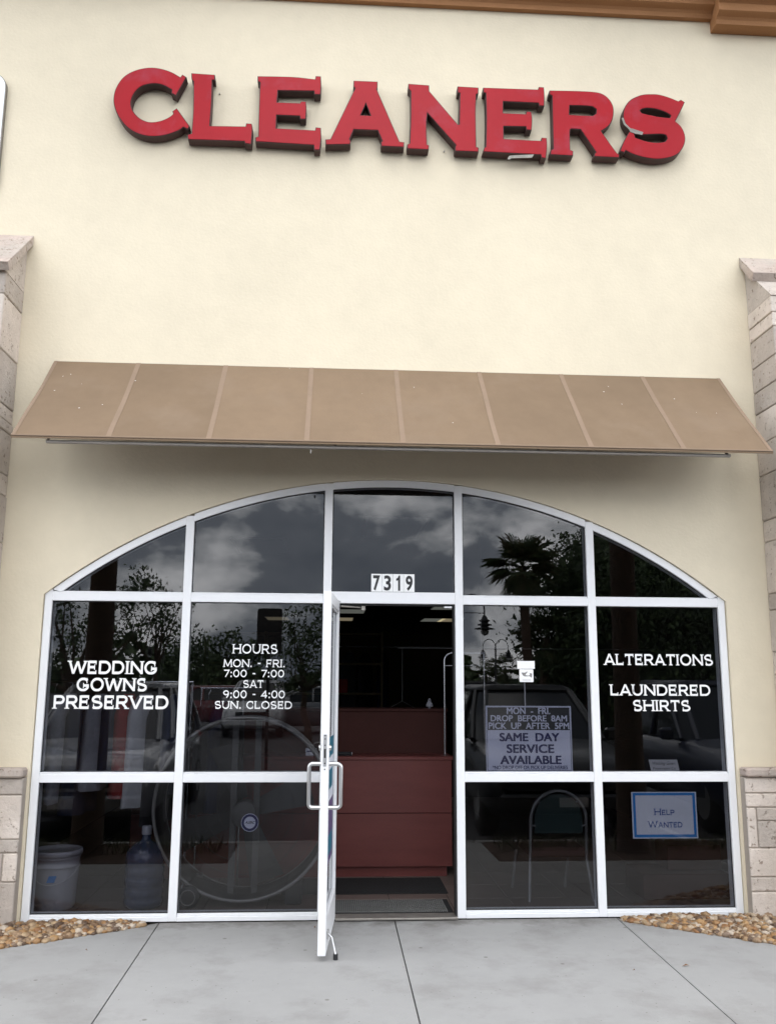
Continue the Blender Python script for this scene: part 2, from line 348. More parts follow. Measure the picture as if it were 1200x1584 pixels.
# ------------------------------------------------------------------ lettering
def bfont(text, cx, cz, width, height, y, bold=0.0, shear=0.0, heavy=0.0):
    cu = bpy.data.curves.new('t', 'FONT'); cu.body = text; cu.size = 1; cu.offset = bold; cu.shear = shear; cu.fill_mode = 'FRONT'; cu.resolution_u = 4
    o = bpy.data.objects.new('t', cu); COL.objects.link(o)
    dg = bpy.context.evaluated_depsgraph_get(); me = bpy.data.meshes.new_from_object(o.evaluated_get(dg))
    xs = [v.co.x for v in me.vertices]; ys = [v.co.y for v in me.vertices]
    ax, bx, ay, by = min(xs), max(xs), min(ys), max(ys)
    vs = [(cx-width/2+(v.co.x-ax)/(bx-ax)*width, y, cz-height/2+(v.co.y-ay)/(by-ay)*height) for v in me.vertices]
    fs = [tuple(p.vertices) for p in me.polygons]
    if heavy:                       # a bolder cut: the outline struck three times, side by side
        nv = len(vs); v0, f0 = list(vs), list(fs)
        for q, (ox_, oz_) in enumerate(((heavy, 0), (0, heavy*.6), (heavy, heavy*.6))):
            vs += [(a+ox_, b-.0002*(q+1), c+oz_) for a, b, c in v0]; fs += [tuple(i+nv*(q+1) for i in f) for f in f0]
    bpy.data.objects.remove(o); bpy.data.curves.remove(cu); bpy.data.meshes.remove(me)
    return MB().add(vs, fs)
def arc(cx, cy, rx, ry, a0, a1, n=14):
    return [(cx+rx*math.cos(R_(a0+(a1-a0)*i/n)), cy+ry*math.sin(R_(a0+(a1-a0)*i/n))) for i in range(n+1)]
GL = {  # glyph: (width, strokes), cap height 1, wide engraved-style capitals with small serifs
 'A': (1.12, [[(0.08,0),(0.56,1)],[(1.04,0),(0.56,1)],[(0.28,0.30),(0.84,0.30)]]),
 'C': (1.10, [arc(0.60,0.5,0.50,0.44,42,318,24)]),
 'D': (1.10, [[(0.12,0),(0.12,1)],[(0.12,0.92),(0.5,0.92)]+arc(0.55,0.5,0.45,0.42,85,-85,18)+[(0.12,0.08)]]),
 'E': (0.90, [[(0.12,0),(0.12,1)],[(0.12,0.92),(0.80,0.92)],[(0.12,0.52),(0.68,0.52)],[(0.12,0.08),(0.82,0.08)]]),
 'F': (0.86, [[(0.12,0),(0.12,1)],[(0.12,0.92),(0.80,0.92)],[(0.12,0.48),(0.68,0.48)]]),
 'G': (1.18, [arc(0.60,0.5,0.50,0.44,42,330,24)+[(1.04,0.42)],[(0.68,0.42),(1.12,0.42)]]),
 'H': (1.12, [[(0.12,0),(0.12,1)],[(1.0,0),(1.0,1)],[(0.12,0.52),(1.0,0.52)]]),
 'I': (0.34, [[(0.17,0),(0.17,1)]]),
 'L': (0.86, [[(0.12,0),(0.12,1)],[(0.12,0.08),(0.80,0.08)]]),
 'M': (1.30, [[(0.10,0),(0.16,1)],[(0.16,1),(0.65,0.10)],[(0.65,0.10),(1.14,1)],[(1.14,1),(1.20,0)]]),
 'N': (1.16, [[(0.12,0),(0.12,1)],[(0.12,0.96),(1.04,0.04)],[(1.04,0),(1.04,1)]]),
 'O': (1.22, [arc(0.61,0.5,0.51,0.44,0,360,32)]),
 'P': (0.94, [[(0.12,0),(0.12,1)],[(0.12,0.92),(0.55,0.92)]+arc(0.58,0.68,0.26,0.24,85,-85,12)+[(0.12,0.44)]]),
 'R': (1.02, [[(0.12,0),(0.12,1)],[(0.12,0.92),(0.58,0.92)]+arc(0.60,0.69,0.26,0.23,85,-85,12)+[(0.12,0.46)],[(0.52,0.46),(0.92,0.0)]]),
 'S': (0.98, [arc(0.48,0.715,0.34,0.215,35,225,14)+arc(0.50,0.28,0.37,0.22,62,-150,18)]),
 'T': (0.98, [[(0.49,0),(0.49,0.92)],[(0.04,0.92),(0.94,0.92)]]),
 'U': (1.10, [[(0.12,1),(0.12,0.42)]+arc(0.55,0.44,0.43,0.38,180,360,18)+[(0.98,1)]]),
 'V': (1.10, [[(0.06,1),(0.55,0.02)],[(1.04,1),(0.55,0.02)]]),
 'W': (1.56, [[(0.06,1),(0.42,0.02)],[(0.42,0.02),(0.78,0.95)],[(0.78,0.95),(1.14,0.02)],[(1.14,0.02),(1.50,1)]]),
 '0': (0.98, [arc(0.49,0.5,0.38,0.44,0,360,28)]),
 '4': (0.94, [[(0.66,0),(0.66,1)],[(0.66,0.98),(0.08,0.30),(0.90,0.30)]]),
 '7': (0.86, [[(0.06,0.92),(0.80,0.92),(0.30,0)]]),
 '9': (0.94, [arc(0.47,0.68,0.34,0.25,0,360,24), arc(0.40,0.60,0.41,0.54,15,-72,12)]),
 ':': (0.34, []), '.': (0.30, []), '-': (0.60, [[(0.10,0.48),(0.50,0.48)]]), ' ': (0.55, []),
}
def engraved(text, cx, cz, width, height, y, th=0.17, serif=True, gap=0.10):
    mb = MB(); pen = 0.0; polys = []
    def ribbon(pts, t, closed=False):
        P = [Vector((p[0], p[1])) for p in pts]; n = len(P); L = []; Rr = []
        for i in range(n):
            a = P[i-1] if i > 0 else (P[-2] if closed else P[0]); b = P[i+1] if i < n-1 else (P[1] if closed else P[-1])
            d1 = (P[i]-a); d2 = (b-P[i])
            d1 = d1.normalized() if d1.length > 1e-6 else d2.normalized(); d2 = d2.normalized() if d2.length > 1e-6 else d1
            m = (d1+d2); m = m.normalized() if m.length > 1e-4 else d1
            nrm = Vector((-m.y, m.x)); k = t/2/max(0.45, m.dot(d1))
            L.append(P[i]+nrm*k); Rr.append(P[i]-nrm*k)
        polys.append((L, Rr))
    for ch in text:
        wd, strokes = GL[ch]
        for st in strokes:
            S = [(x+pen, z) for x, z in st]; closed = (Vector(S[0])-Vector(S[-1])).length < 1e-3
            ribbon(S, th, closed)
            if serif and not closed and ch not in '-0479':
                for e0, e1 in ((S[0], S[1]), (S[-1], S[-2])):
                    onother = False
                    for s2 in strokes:
                        if s2 is st: continue
                        for (ax, az), (bx, bz) in zip(s2[:-1], s2[1:]):
                            A = Vector((ax+pen, az)); B = Vector((bx+pen, bz)); q = Vector(e0); ab = B-A
                            tt = max(0, min(1, (q-A).dot(ab)/max(1e-9, ab.length_squared)))
                            if (A+ab*tt-q).length < th*0.6: onother = True
                    if onother: continue
                    d = (Vector(e0)-Vector(e1)).normalized()
                    if ch in 'SCG': d = Vector((1 if e0[0] > pen+wd/2 else -1, 0))
                    elif abs(d.y) > 0.55: d = Vector((0, 1 if d.y > 0 else -1))
                    nn = Vector((-d.y, d.x)); q = Vector(e0)
                    if abs(d.y) > 0.9: q = Vector((q.x, 1.0 if d.y > 0 else 0.0))
                    a = q - nn*(th*0.5+0.105); b = q + nn*(th*0.5+0.105)
                    polys.append(([a, b], [a-d*0.075, b-d*0.075]))
        if ch == ':':
            for z in (0.10, 0.62): polys.append(([Vector((pen+0.07, z+0.10)), Vector((pen+0.27, z+0.10))], [Vector((pen+0.07, z-0.10)), Vector((pen+0.27, z-0.10))]))
        if ch == '.':
            polys.append(([Vector((pen+0.05, 0.20)), Vector((pen+0.25, 0.20))], [Vector((pen+0.05, 0.0)), Vector((pen+0.25, 0.0))]))
        pen += wd + gap
    pen -= gap; sx = width/pen
    for i, (L, Rr) in enumerate(polys):
        n = len(L); yy = y - 0.00035*(i % 9)
        vs = [(cx-width/2+p.x*sx, yy, cz-height/2+max(-0.02, min(1.02, p.y))*height) for p in L+Rr]
        mb.add(vs, [(j, j+1, n+j+1, n+j) for j in range(n-1)])
    return mb

# ================================================================== SETTING
LOT = -0.20
def gz(Y): return -0.006 + 0.014*Y
tag(MB().add([(-300,-400,LOT),(300,-400,LOT),(300,300,LOT),(-300,300,LOT)], [(0,1,2,3)]).build('parking_lot', 'asphalt', fix=False), kind='structure')
walk = tag(empty('sidewalk', (0.4,-1.5,-0.02)), kind='structure')
MB().add([(-9,-3.18,gz(-3.18)-0.03),(10,-3.18,gz(-3.18)-0.03),(10,0.18,gz(0.18)-0.03),(-9,0.18,gz(0.18)-0.03),(-9,-3.18,LOT-0.1),(10,-3.18,LOT-0.1),(10,0.18,LOT-0.1),(-9,0.18,LOT-0.1)],
         [(0,1,2,3),(4,7,6,5),(0,4,5,1),(1,5,6,2),(2,6,7,3),(3,7,4,0)]).build('joint_bed', 'joint_dirt', walk)
# planting beds at the frame's edges hold pebbles: the walk's edge curves away from the wall there
def edge_left(x):   # y of the walk edge left of the entrance (wall at 0)
    t = max(0.0, min(1.0, (-1.13-x)/1.6)); return -0.012 - 0.92*t**0.92
def edge_right(x):
    t = max(0.0, min(1.0, (x-1.99)/1.6)); return -0.06 - 1.12*t**0.96
JX = [-9.0,-7.3,-5.75,-4.2,-2.66,-1.112,0.451,1.972,3.52,5.07,6.62,8.2,10.0]; JY = [-2.02]
for i in range(len(JX)-1):
    x0, x1 = JX[i]+0.004, JX[i+1]-0.004
    xs = [x0+(x1-x0)*k/8 for k in range(9)]
    def back(x): return (edge_left(x) if x < -1.13 else edge_right(x) if x > 1.99 else 0.0)
    if -1.2 < x0 < 1.9: ys = [-0.004]*9
    else: ys = [back(x)-0.004 for x in xs]
    if ys[0] < -1.9 and ys[-1] < -1.9: continue
    top = [(x, y, gz(y)) for x, y in zip(xs, ys)]; bot = [(x, -2.016, gz(-2.016)) for x in xs]
    vs = top+bot+[(a, b, c-0.09) for a, b, c in top+bot]; fs = []
    for k in range(8):
        fs += [(k, k+1, 9+k+1, 9+k), (18+k, 27+k, 28+k, 19+k), (k, 18+k, 19+k, k+1), (9+k, 10+k, 28+k, 27+k)]
    fs += [(0, 9, 27, 18), (8, 26, 35, 17)]
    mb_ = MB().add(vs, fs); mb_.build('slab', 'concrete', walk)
# entrance path between the two beds near the lot
for x0, x1 in ((-0.9,0.45),(0.458,1.55)):
    MB().add([(x0,-3.05,gz(-3.05)),(x1,-3.05,gz(-3.05)),(x1,-2.024,gz(-2.024)),(x0,-2.024,gz(-2.024)),(x0,-3.05,gz(-3.05)-.08),(x1,-3.05,gz(-3.05)-.08),(x1,-2.024,gz(-2.024)-.08),(x0,-2.024,gz(-2.024)-.08)],
             [(0,1,2,3),(4,7,6,5),(0,4,5,1),(1,5,6,2),(2,6,7,3),(3,7,4,0)]).build('slab', 'concrete', walk)
kerb = tag(empty('kerb', (0,-3.14,LOT)), kind='structure')
for k in range(-6, 7):
    MB().box((k*1.5+0.004,-3.20,LOT-0.05),(k*1.5+1.496,-3.06,gz(-3.1)+0.004),0.012).build('kerb_stone', 'concrete', kerb)
for s, (x0, x1) in (('a',(-9,-0.91)),('b',(1.56,10))):
    tag(MB().box((x0,-3.05,LOT),(x1,-2.026,-0.035),0.02).build('planting_bed', 'mulch'), kind='structure')
    g = MB(); r2 = random.Random(len(s)+int(x1))
    for _ in range(2600):
        x, y = r2.uniform(x0+.1, x1-.1), r2.uniform(-2.98,-2.45); h = r2.uniform(.05,.16); a = r2.uniform(0, 6.28); w_ = .006; lx, ly = r2.uniform(-.05,.05), r2.uniform(-.05,.05)
        c, s_ = math.cos(a)*w_, math.sin(a)*w_
        g.add([(x-c,y-s_,-.04),(x+c,y+s_,-.04),(x+lx,y+ly,-.04+h)], [(0,1,2)])
    tag(g.build('ground_cover', 'grass', fix=False), 'thin grass growing in the mulch bed by the lot', 'grass', kind='stuff')
for k in range(-4, 6):
    if k in (0,): continue
    tag(MB().add([(k*2.75-1.45+a, y, LOT+0.004) for a, y in ((0,-8.4),(0.1,-8.4),(0.1,-3.4),(0,-3.4))], [(0,1,2,3)]).build('parking_line', 'paint_line', fix=False), kind='structure')

# ------------------------------------------------------------------ pebbles
def pebbles(x0, x1, edge, n, seed):
    r2 = random.Random(seed); mb = MB()
    bm = bmesh.new(); bmesh.ops.create_icosphere(bm, subdivisions=1, radius=1); bm.verts.index_update()
    BV = [v.co.copy() for v in bm.verts]; BF = [tuple(v.index for v in f.verts) for f in bm.faces]; bm.free()
    k = 0
    while k < n:
        x = r2.uniform(x0, x1); e_ = edge(x); y = r2.uniform(e_-0.01, -0.06)
        if e_ > -0.07 or y < e_+0.012 - r2.random()*0.03: 
            if e_ > -0.07: k += 1
            continue
        k += 1
        s = r2.choice((0.009,0.012,0.015,0.018,0.022,0.030)); sc_ = (s*r2.uniform(.85,1.4), s*r2.uniform(.75,1.2), s*r2.uniform(.45,.8))
        depth = min(1, (y-e_)/0.18); z = gz(y) + r2.uniform(-0.008, 0.030)*depth + sc_[2]*0.4
        M = Matrix.Rotation(r2.uniform(0, 6.3), 3, 'Z') @ Matrix.Rotation(r2.uniform(-.5,.5), 3, 'X')
        mb.add([Vector((x,y,z)) + M @ Vector((b.x*sc_[0]*(1+r2.uniform(-.16,.16)), b.y*sc_[1]*(1+r2.uniform(-.16,.16)), b.z*sc_[2])) for b in BV], BF, True)
    return mb.build('gravel', 'pebbles', fix=False)
tag(pebbles(-3.6,-1.2, edge_left, 6500, 1), 'brown and cream river pebbles in the bed below the bucket window', 'gravel', kind='stuff')
tag(pebbles(2.0,4.3, edge_right, 6500, 2), 'brown and cream river pebbles in the bed below the help wanted notice', 'gravel', kind='stuff')

# ================================================================== BUILDING
XL, XR, SPR, APEX = -2.015, 2.87, 2.16, 3.03
XC, HW = (XL+XR)/2, (XR-XL)/2; RISE = APEX-SPR; RAD = (HW**2+RISE**2)/(2*RISE)
def arcz(x, inset=0.0):
    r = RAD-inset; return (APEX-RAD) + math.sqrt(max(0.0, r*r-(x-XC)**2))
bld = thing('shop_building', (0.43,0.1,0), 'cream stucco shop building with stone pilasters and brown cornice', 'building')
hole = [(XL-.004,-0.06),(XR+.004,-0.06)] + [(XC+(HW+.004)*math.cos(math.pi*0) - (2*(HW+.004))*k/40, arcz(XC+HW-(2*HW)*k/40)+.004) for k in range(41)]
MB().prism([[(-9,-0.3),(10,-0.3),(10,7.75),(-9,7.75)], hole], -0.02, 0.16).build('wall', 'stucco', bld)
# interior shell
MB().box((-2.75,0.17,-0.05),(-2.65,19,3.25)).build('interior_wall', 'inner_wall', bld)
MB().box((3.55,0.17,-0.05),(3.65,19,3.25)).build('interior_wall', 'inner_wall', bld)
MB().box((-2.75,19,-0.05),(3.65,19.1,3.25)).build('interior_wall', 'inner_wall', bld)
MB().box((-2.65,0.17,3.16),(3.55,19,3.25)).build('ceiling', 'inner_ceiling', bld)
MB().box((-9.2,0.17,7.6),(10.2,20,7.7)).build('roof', 'mortar', bld)
# cornice: two runs, the right one stepping forward and lower
def cornice(x0, x1, dz, dy):
    prof = [(-0.02,6.985),(-0.065,6.985),(-0.07,7.022),(-0.085,7.040),(-0.12,7.052),(-0.135,7.06),(-0.135,7.125),(-0.15,7.135),(-0.19,7.15),(-0.25,7.20),(-0.285,7.27),(-0.29,7.30),(-0.29,7.42),(-0.31,7.44),(-0.31,7.56),(-0.02,7.56)]
    MB().loft_x([(y-(dy if k not in (0, len(prof)-1) else 0), z+dz) for k, (y, z) in enumerate(prof)], x0, x1).build('cornice', 'cornice_paint', bld)
cornice(-9.0, 3.048, 0, 0); cornice(3.05, 10.0, -0.105, 0.07)
# pilasters with ashlar stones
def stone_face(parent, rects, fn, seed):
    r2 = random.Random(seed)
    for (a0, a1, z0, z1) in rects:
        j = r2.uniform(-.003,.003); g = 0.0035
        p, q = fn(a0+g, a1-g, z0+g, z1-g, j); MB().box(p, q, 0.006).build('stone', 'stone', parent)
def courses(a0, a1, z0, z1, seed, hs=(0.10,0.16,0.22,0.28,0.36,0.42), minw=0.16):
    r2 = random.Random(seed); out_ = []; z = z0
    while z < z1-0.05:
        h = min(r2.choice(hs), z1-z)
        if z1-(z+h) < 0.07: h = z1-z
        if a1-a0 > 2*minw and r2.random() < 0.45:
            c = a0+(a1-a0)*r2.uniform(.35,.65)
            if h > 0.2 and r2.random() < 0.5:
                m = z+h*r2.uniform(.35,.65); out_ += [(a0,c,z,m),(a0,c,m,z+h),(c,a1,z,z+h)]
            else: out_ += [(a0,c,z,z+h),(c,a1,z,z+h)]
        else: out_.append((a0,a1,z,z+h))
        z += h
    return out_
PD = -0.40
def pilaster(xi, xo, seed, zside):
    s = 1 if xo > xi else -1
    p = MB().box((xi+s*0.012,-0.0205,-0.12),(xo-s*0.012,PD+0.012,4.40)).build('pilaster', 'mortar', bld)
    # side face stones (full depth) then front face stones
    xs0, xs1 = (xi, xi+s*0.09)
    stone_face(p, zside, lambda a0, a1, z0, z1, j: ((xs0+j*s, a0, z0), (xs1, a1, z1)), seed)
    fr = courses(min(xi+s*0.094, xo), max(xi+s*0.094, xo), -0.12, 4.40, seed+5)
    stone_face(p, fr, lambda a0, a1, z0, z1, j: ((a0, PD+j, z0), (a1, PD+0.1, z1)), seed+9)
    # sloped weathering course and cap slab
    x0, x1 = min(xi, xo), max(xi, xo)
    wv = [(-0.022,4.40),(PD,4.40),(-0.022,4.78)]
    MB().loft_x(wv, x0+0.004, x1-0.004).build('weathering', 'stone', p)
    cap = [(-0.022,4.86),(-0.022,4.785),(PD-0.035,4.385),(PD-0.075,4.43)]
    if s > 0: cap = [(-0.022,4.88),(-0.022,4.80),(-0.20,4.60),(-0.235,4.655)]
    cb = MB().loft_x(cap, x0-0.035, x1+0.035); o = cb.build('cap', 'stone_cap', p)
    return p
zl = [0.99,1.22,1.50,1.64,1.98,2.12,2.52,2.85,3.00,3.30,3.375,3.475,3.838,4.231,4.40]
zr = [0.99,1.30,1.42,1.80,2.10,2.22,2.60,2.76,3.10,3.34,3.58,3.75,3.945,4.16,4.27,4.40]
def side_rects(zs, seed):
    r2 = random.Random(seed); o = []
    for a, b in zip([-.12,.2,.55]+zs[:-1], [.2,.55]+zs):
        if b-a > .25 and r2.random() < .4:
            c = r2.uniform(-.27,-.14); o += [(PD, c, a, b), (c, -0.021, a, b)]
        else: o.append((PD, -0.021, a, b))
    return o
pilaster(-2.325,-3.25, 11, side_rects(zl, 1)); pilaster(3.19, 4.1, 23, side_rects(zr, 2))
# wainscot between frame and pilasters
def wainscot(x0, x1, rects, seed):
    p = MB().box((x0+.003,-0.021,-0.12),(x1-.003,-0.088,0.93)).build('wainscot', 'mortar', bld)
    stone_face(p, rects, lambda a0, a1, z0, z1, j: ((a0,-0.10+j,z0),(a1,-0.05,z1)), seed)
    MB().box((x0-0.0,-0.0205,0.934),(x1,-0.135,0.995),0.012).build('ledge', 'stone_cap', p)
def zpx(py, px): return W(px, py, -0.1).z
a, b = -2.32, -2.032
wainscot(a, b, [(a,b,zpx(1230,20),.93),(a,b,zpx(1299,20),zpx(1230,20)),(a,b,zpx(1320,20),zpx(1299,20)),(a,-2.13,zpx(1365,20),zpx(1320,20)),(-2.13,b,zpx(1365,20),zpx(1320,20)),(a,b,-0.12,zpx(1365,20))], 3)
a, b = 2.888, 3.185
wainscot(a, b, [(a,b,zpx(1227,1165),.93),(a,b,zpx(1249,1165),zpx(1227,1165)),(a,2.96,zpx(1312,1165),zpx(1249,1165)),(2.96,b,zpx(1270,1165),zpx(1249,1165)),(2.96,b,zpx(1312,1165),zpx(1270,1165)),(a,b,zpx(1357,1165),zpx(1312,1165)),(a,b,zpx(1380,1165),zpx(1357,1165)),(a,b,-0.12,zpx(1380,1165))], 4)

# ================================================================== STOREFRONT
sf = thing('storefront_window', (XC,0.05,0), 'white framed arched storefront window with dark tinted panes', 'window')
FM = 'aluminium_white'
MX = [-1.031,-0.040,0.908,1.880]; HM = 0.029; FY0, FY1 = 0.0, 0.10
def fbox(x0, x1, z0, z1, name, y0=FY0, y1=FY1, bev=0.0025): return MB().box((x0,y0,z0),(x1,y1,z1),bev).build(name, FM, sf)
JW = 0.052
fbox(XL, XL+JW, 0.0, 2.20, 'jamb'); fbox(XR-JW, XR, 0.0, 2.20, 'jamb')
for xm in MX: fbox(xm-HM, xm+HM, 0.0, arcz(xm)-0.002, 'mullion', FY0-0.002, FY1)
bays = [(XL+JW, MX[0]-HM), (MX[0]+HM, MX[1]-HM), (MX[1]+HM, MX[2]-HM), (MX[2]+HM, MX[3]-HM), (MX[3]+HM, XR-JW)]
AW = 0.05
def inset(poly, d):
    n = len(poly); o = []; ar = sum(poly[i][0]*poly[(i+1) % n][1]-poly[(i+1) % n][0]*poly[i][1] for i in range(n)); sg = 1 if ar > 0 else -1
    for i in range(n):
        a, b, c = Vector(poly[i-1]), Vector(poly[i]), Vector(poly[(i+1) % n]); d1 = (b-a).normalized(); d2 = (c-b).normalized()
        n1_, n2_ = Vector((-d1.y, d1.x)), Vector((-d2.y, d2.x)); m = (n1_+n2_); m = m.normalized() if m.length > 1e-4 else n1_
        o.append(tuple(b + m*(sg*d/max(0.5, m.dot(n1_)))))
    return o
def pane(poly, y=0.030, name='pane'):
    p = MB().prism([poly], y, y+0.006).build(name, 'tinted_glass', sf)
    MB().prism([inset(poly, 0.0005), inset(poly, 0.008)], y-0.010, y-0.0005).build('gasket', 'rubber', p)
    return p
def rect(x0, x1, z0, z1): return [(x0,z0),(x1,z0),(x1,z1),(x0,z1)]
# arch bar and arch panes, one length for each bay
edges = [XL]+MX+[XR]
for k, (x0, x1) in enumerate(bays):
    xa = XL if k == 0 else x0; xb = XR if k == 4 else x1
    N = 14; xs = [xa+(xb-xa)*i/N for i in range(N+1)]
    zt = 2.182 if k != 2 else 2.207
    outer = [(x, arcz(x)) for x in xs]; inner = []
    for x in xs:
        r = RAD-AW; zz_ = (APEX-RAD)+math.sqrt(r*r-(x-XC)**2) if abs(x-XC) < r else 0
        inner.append((x, zz_))
    if k in (0, 4):
        # the bar dies into the jamb: cut its inner edge at the transom
        outer = [(x, z) for x, z in outer if z > 2.2005]; inner = [(x, z) for x, z in inner if z > zt+0.003]
        xi0 = XC - math.sqrt((RAD-AW)**2-(zt+.002-(APEX-RAD))**2); xo0 = XC - math.sqrt(RAD**2-(2.2005-(APEX-RAD))**2)
        if k == 0: outer = [(xo0,2.2005)]+outer; inner = [(XL+JW*0.62,2.2005),(xi0,zt+.002)]+inner if False else [(xi0,zt+.002)]+inner
        else: outer = outer+[(2*XC-xo0,2.2005)]; inner = inner+[(2*XC-xi0,zt+.002)]
    MB().prism([outer+inner[::-1]], FY0+0.0005, FY1).build('arch_bar', FM, sf)
    gin = [(x, z+0.004) for x, z in inner]
    if k == 0: poly = [(gin[0][0]-.01,zt-.004),(x1+.004,zt-.004)] + [(x1+.004, gin[-1][1])] + gin[::-1][1:]
    elif k == 4: poly = [(x0-.004,zt-.004),(gin[-1][0]+.01,zt-.004)] + gin[::-1]
    else: poly = [(x0-.004,zt-.004),(x1+.004,zt-.004)] + gin[::-1]
    p = pane(poly)
    if k == 2: transom_pane = p
panes = {}
for k, (x0, x1) in enumerate(bays):
    if k == 2: continue
    fbox(x0, x1, 0.0, 0.030, 'sill', FY0-0.004); fbox(x0, x1, 0.0305, 0.048, 'glazing_stop', FY0+0.006)
    fbox(x0, x1, 0.890, 0.947, 'rail'); fbox(x0, x1, 2.122, 2.182, 'rail')
    fbox(x0, x1, 0.9475, 0.957, 'glazing_stop', FY0+0.008); fbox(x0, x1, 2.1825, 2.191, 'glazing_stop', FY0+0.008)
    panes[k, 0] = pane(rect(x0-.004, x1+.004, 0.046, 0.893)); panes[k, 1] = pane(rect(x0-.004, x1+.004, 0.944, 2.125))
x0, x1 = bays[2]
fbox(x0, x1, 2.124, 2.207, 'door_header')
fbox(x0, 0.050, 0.0, 2.123, 'door_jamb', FY0+0.002); MB().box((x1-0.012,0.004,0.016),(x1-0.0005,0.09,2.1235)).build('weather_strip', 'rubber', sf)
MB().box((0.0505,0.03,2.112),(x1-0.013,0.09,2.1238)).build('weather_strip', 'rubber', sf)
MB().box((0.0505,-0.03,0.0),(x1-0.0005,0.10,0.014),0.003).build('threshold', 'threshold', sf)
MB().box((0.80,0.01,2.095),(0.86,0.05,2.1115),0.003).build('strike', 'brushed', sf)
# vinyl lettering on the outer face of the panes
GY = 0.0285
def vinyl(text, px0, py0, px1, py1, key, th=0.17, mat_='vinyl_white', serif=True):
    A, B = W(px0, (py0+py1)/2, GY), W(px1, (py0+py1)/2, GY); T, Bo = W((px0+px1)/2, py0, GY), W((px0+px1)/2, py1, GY)
    engraved(text, (A.x+B.x)/2, (T.z+Bo.z)/2, B.x-A.x, T.z-Bo.z, GY, th, serif).build('lettering', mat_, panes[key], fix=False)
vinyl('WEDDING', 107,1022.5,244,1042.5, (0,1), .20); vinyl('GOWNS', 119,1049,228,1069, (0,1), .20); vinyl('PRESERVED', 83,1076,261,1096.5, (0,1), .20)
vinyl('HOURS', 360,996.5,430,1011, (1,1), .16); vinyl('MON. - FRI.', 346,1020,441,1032, (1,1), .16); vinyl('7:00 - 7:00', 346,1036,440,1047.5, (1,1), .16)
vinyl('SAT', 376,1052,408,1064, (1,1), .16); vinyl('9:00 - 4:00', 345,1068,441,1080, (1,1), .16); vinyl('SUN. CLOSED', 332,1084.5,452,1096.5, (1,1), .16)
vinyl('ALTERATIONS', 934,1012,1102,1029, (4,1), .18); vinyl('LAUNDERED', 943,1059,1098,1076, (4,1), .18); vinyl('SHIRTS', 978,1083,1067,1100, (4,1), .18)
# street number: four square plates
A, B = W(574, 903, GY), W(641, 903, GY); zt_, zb_ = W(607, 888, GY).z, 2.209
pw = (B.x-A.x)/4
for k, ch in enumerate('7319'):
    xa = A.x+k*pw
    pl = MB().box((xa+.0008,GY-.0025,zb_),(xa+pw-.0008,GY+.001,zt_)).build('number_plate', 'vinyl_white', sf)
    if ch == '1': dg_ = MB().prism([[(xa+pw/2+u*pw, zb_+(zt_-zb_)*v) for u, v in ((-.02,.08),(.17,.08),(.17,.92),(.03,.92),(-.05,.80),(-.20,.74),(-.20,.62),(-.02,.66))]], GY-.0036, GY-.003)
    else: dg_ = bfont(ch, xa+pw/2, (zt_+zb_)/2, pw*0.64, (zt_-zb_)*0.84, GY-.0034, 0.03)
    dg_.build('digit', 'ink_black', pl, fix=False)

# ------------------------------------------------------------------ open door
dr = thing('glass_door', (0.026,-0.032,0.0), 'white aluminium glass door standing open outward', 'door')
DW, DT, D0, D1 = 0.825, 0.0235, 0.016, 2.128
def dbox(a, b, name, m=FM, bev=0.003, parent=None):
    o = MB().box(a, b, bev).build(name, m); attach_local(o, parent or dr); return o
def attach_local(o, p):
    # geometry was given in the door's own frame (hinge at the origin)
    if p is not dr: o.location = o.location - p['_l'] if '_l' in p else o.location
    o.parent = p
stl = dbox((DW-0.058,-DT,D0),(DW,DT,D1),'lock_stile'); dbox((0,-DT,D0),(0.055,DT,D1),'hinge_stile')
dbox((0.0555,-DT,D1-0.075),(DW-0.0585,DT,D1),'top_rail'); dbox((0.0555,-DT,D0),(DW-0.0585,DT,D0+0.20),'bottom_rail')
pn = MB().box((0.05,-0.003,D0+0.195),(DW-0.052,0.003,D1-0.07)).build('pane', 'door_glass'); pn.parent = dr
for sy in (-1, 1):
    for (a, b) in (((0.056,0,D0+.2005),(0.066,0,D1-.0755)),((DW-0.069,0,D0+.2005),(DW-0.059,0,D1-.0755)),((0.0665,0,D0+.2005),(DW-.0695,0,D0+.2105)),((0.0665,0,D1-.0855),(DW-.0695,0,D1-.0755))):
        dbox((a[0],sy*0.004,a[2]),(b[0],sy*0.0165,b[2]),'glazing_stop','aluminium_white',0.001)
for sy in (-1, 1):
    pts = []; xh = DW-0.030; z0, z1, o_ = 0.835, 1.088, 0.072
    for t in range(7):
        a = math.pi/2*t/6; pts.append((xh, sy*(DT+o_-0.022+0.022*math.sin(a)), z1-0.022+0.022*math.cos(a)))
    for t in range(7):
        a = math.pi/2*t/6; pts.append((xh, sy*(DT+o_-0.022+0.022*math.cos(a)), z0+0.022-0.022*math.sin(a)))
    o = MB().tube([(xh,sy*DT,z1)]+pts+[(xh,sy*DT,z0)], 0.0125, 12).build('pull_handle', 'brushed'); o.parent = dr
    o = MB().lathe([(0.017,0),(0.017,0.012),(0.012,0.016)], 20, (DW-0.030,0,0), 'Y').build('lock_cylinder', 'brushed'); o.location = (DW-0.030, sy*(DT+0.006), 1.165); o.parent = dr
lp = dbox((DW-0.0005,-0.011,1.075),(DW+0.0018,0.011,1.262),'lock_plate','brushed',0.0005)
dbox((DW+0.0012,-0.0055,1.125),(DW+0.0026,0.0055,1.178),'bolt_slot','ink_black',0)
for z in (1.09,1.195,1.232,1.252,1.055):
    o = MB().lathe([(0.004,0),(0.004,0.0015)], 10, (0,0,0), 'X').build('screw', 'ink_black'); o.location = (DW+0.0026, 0, z); o.parent = dr
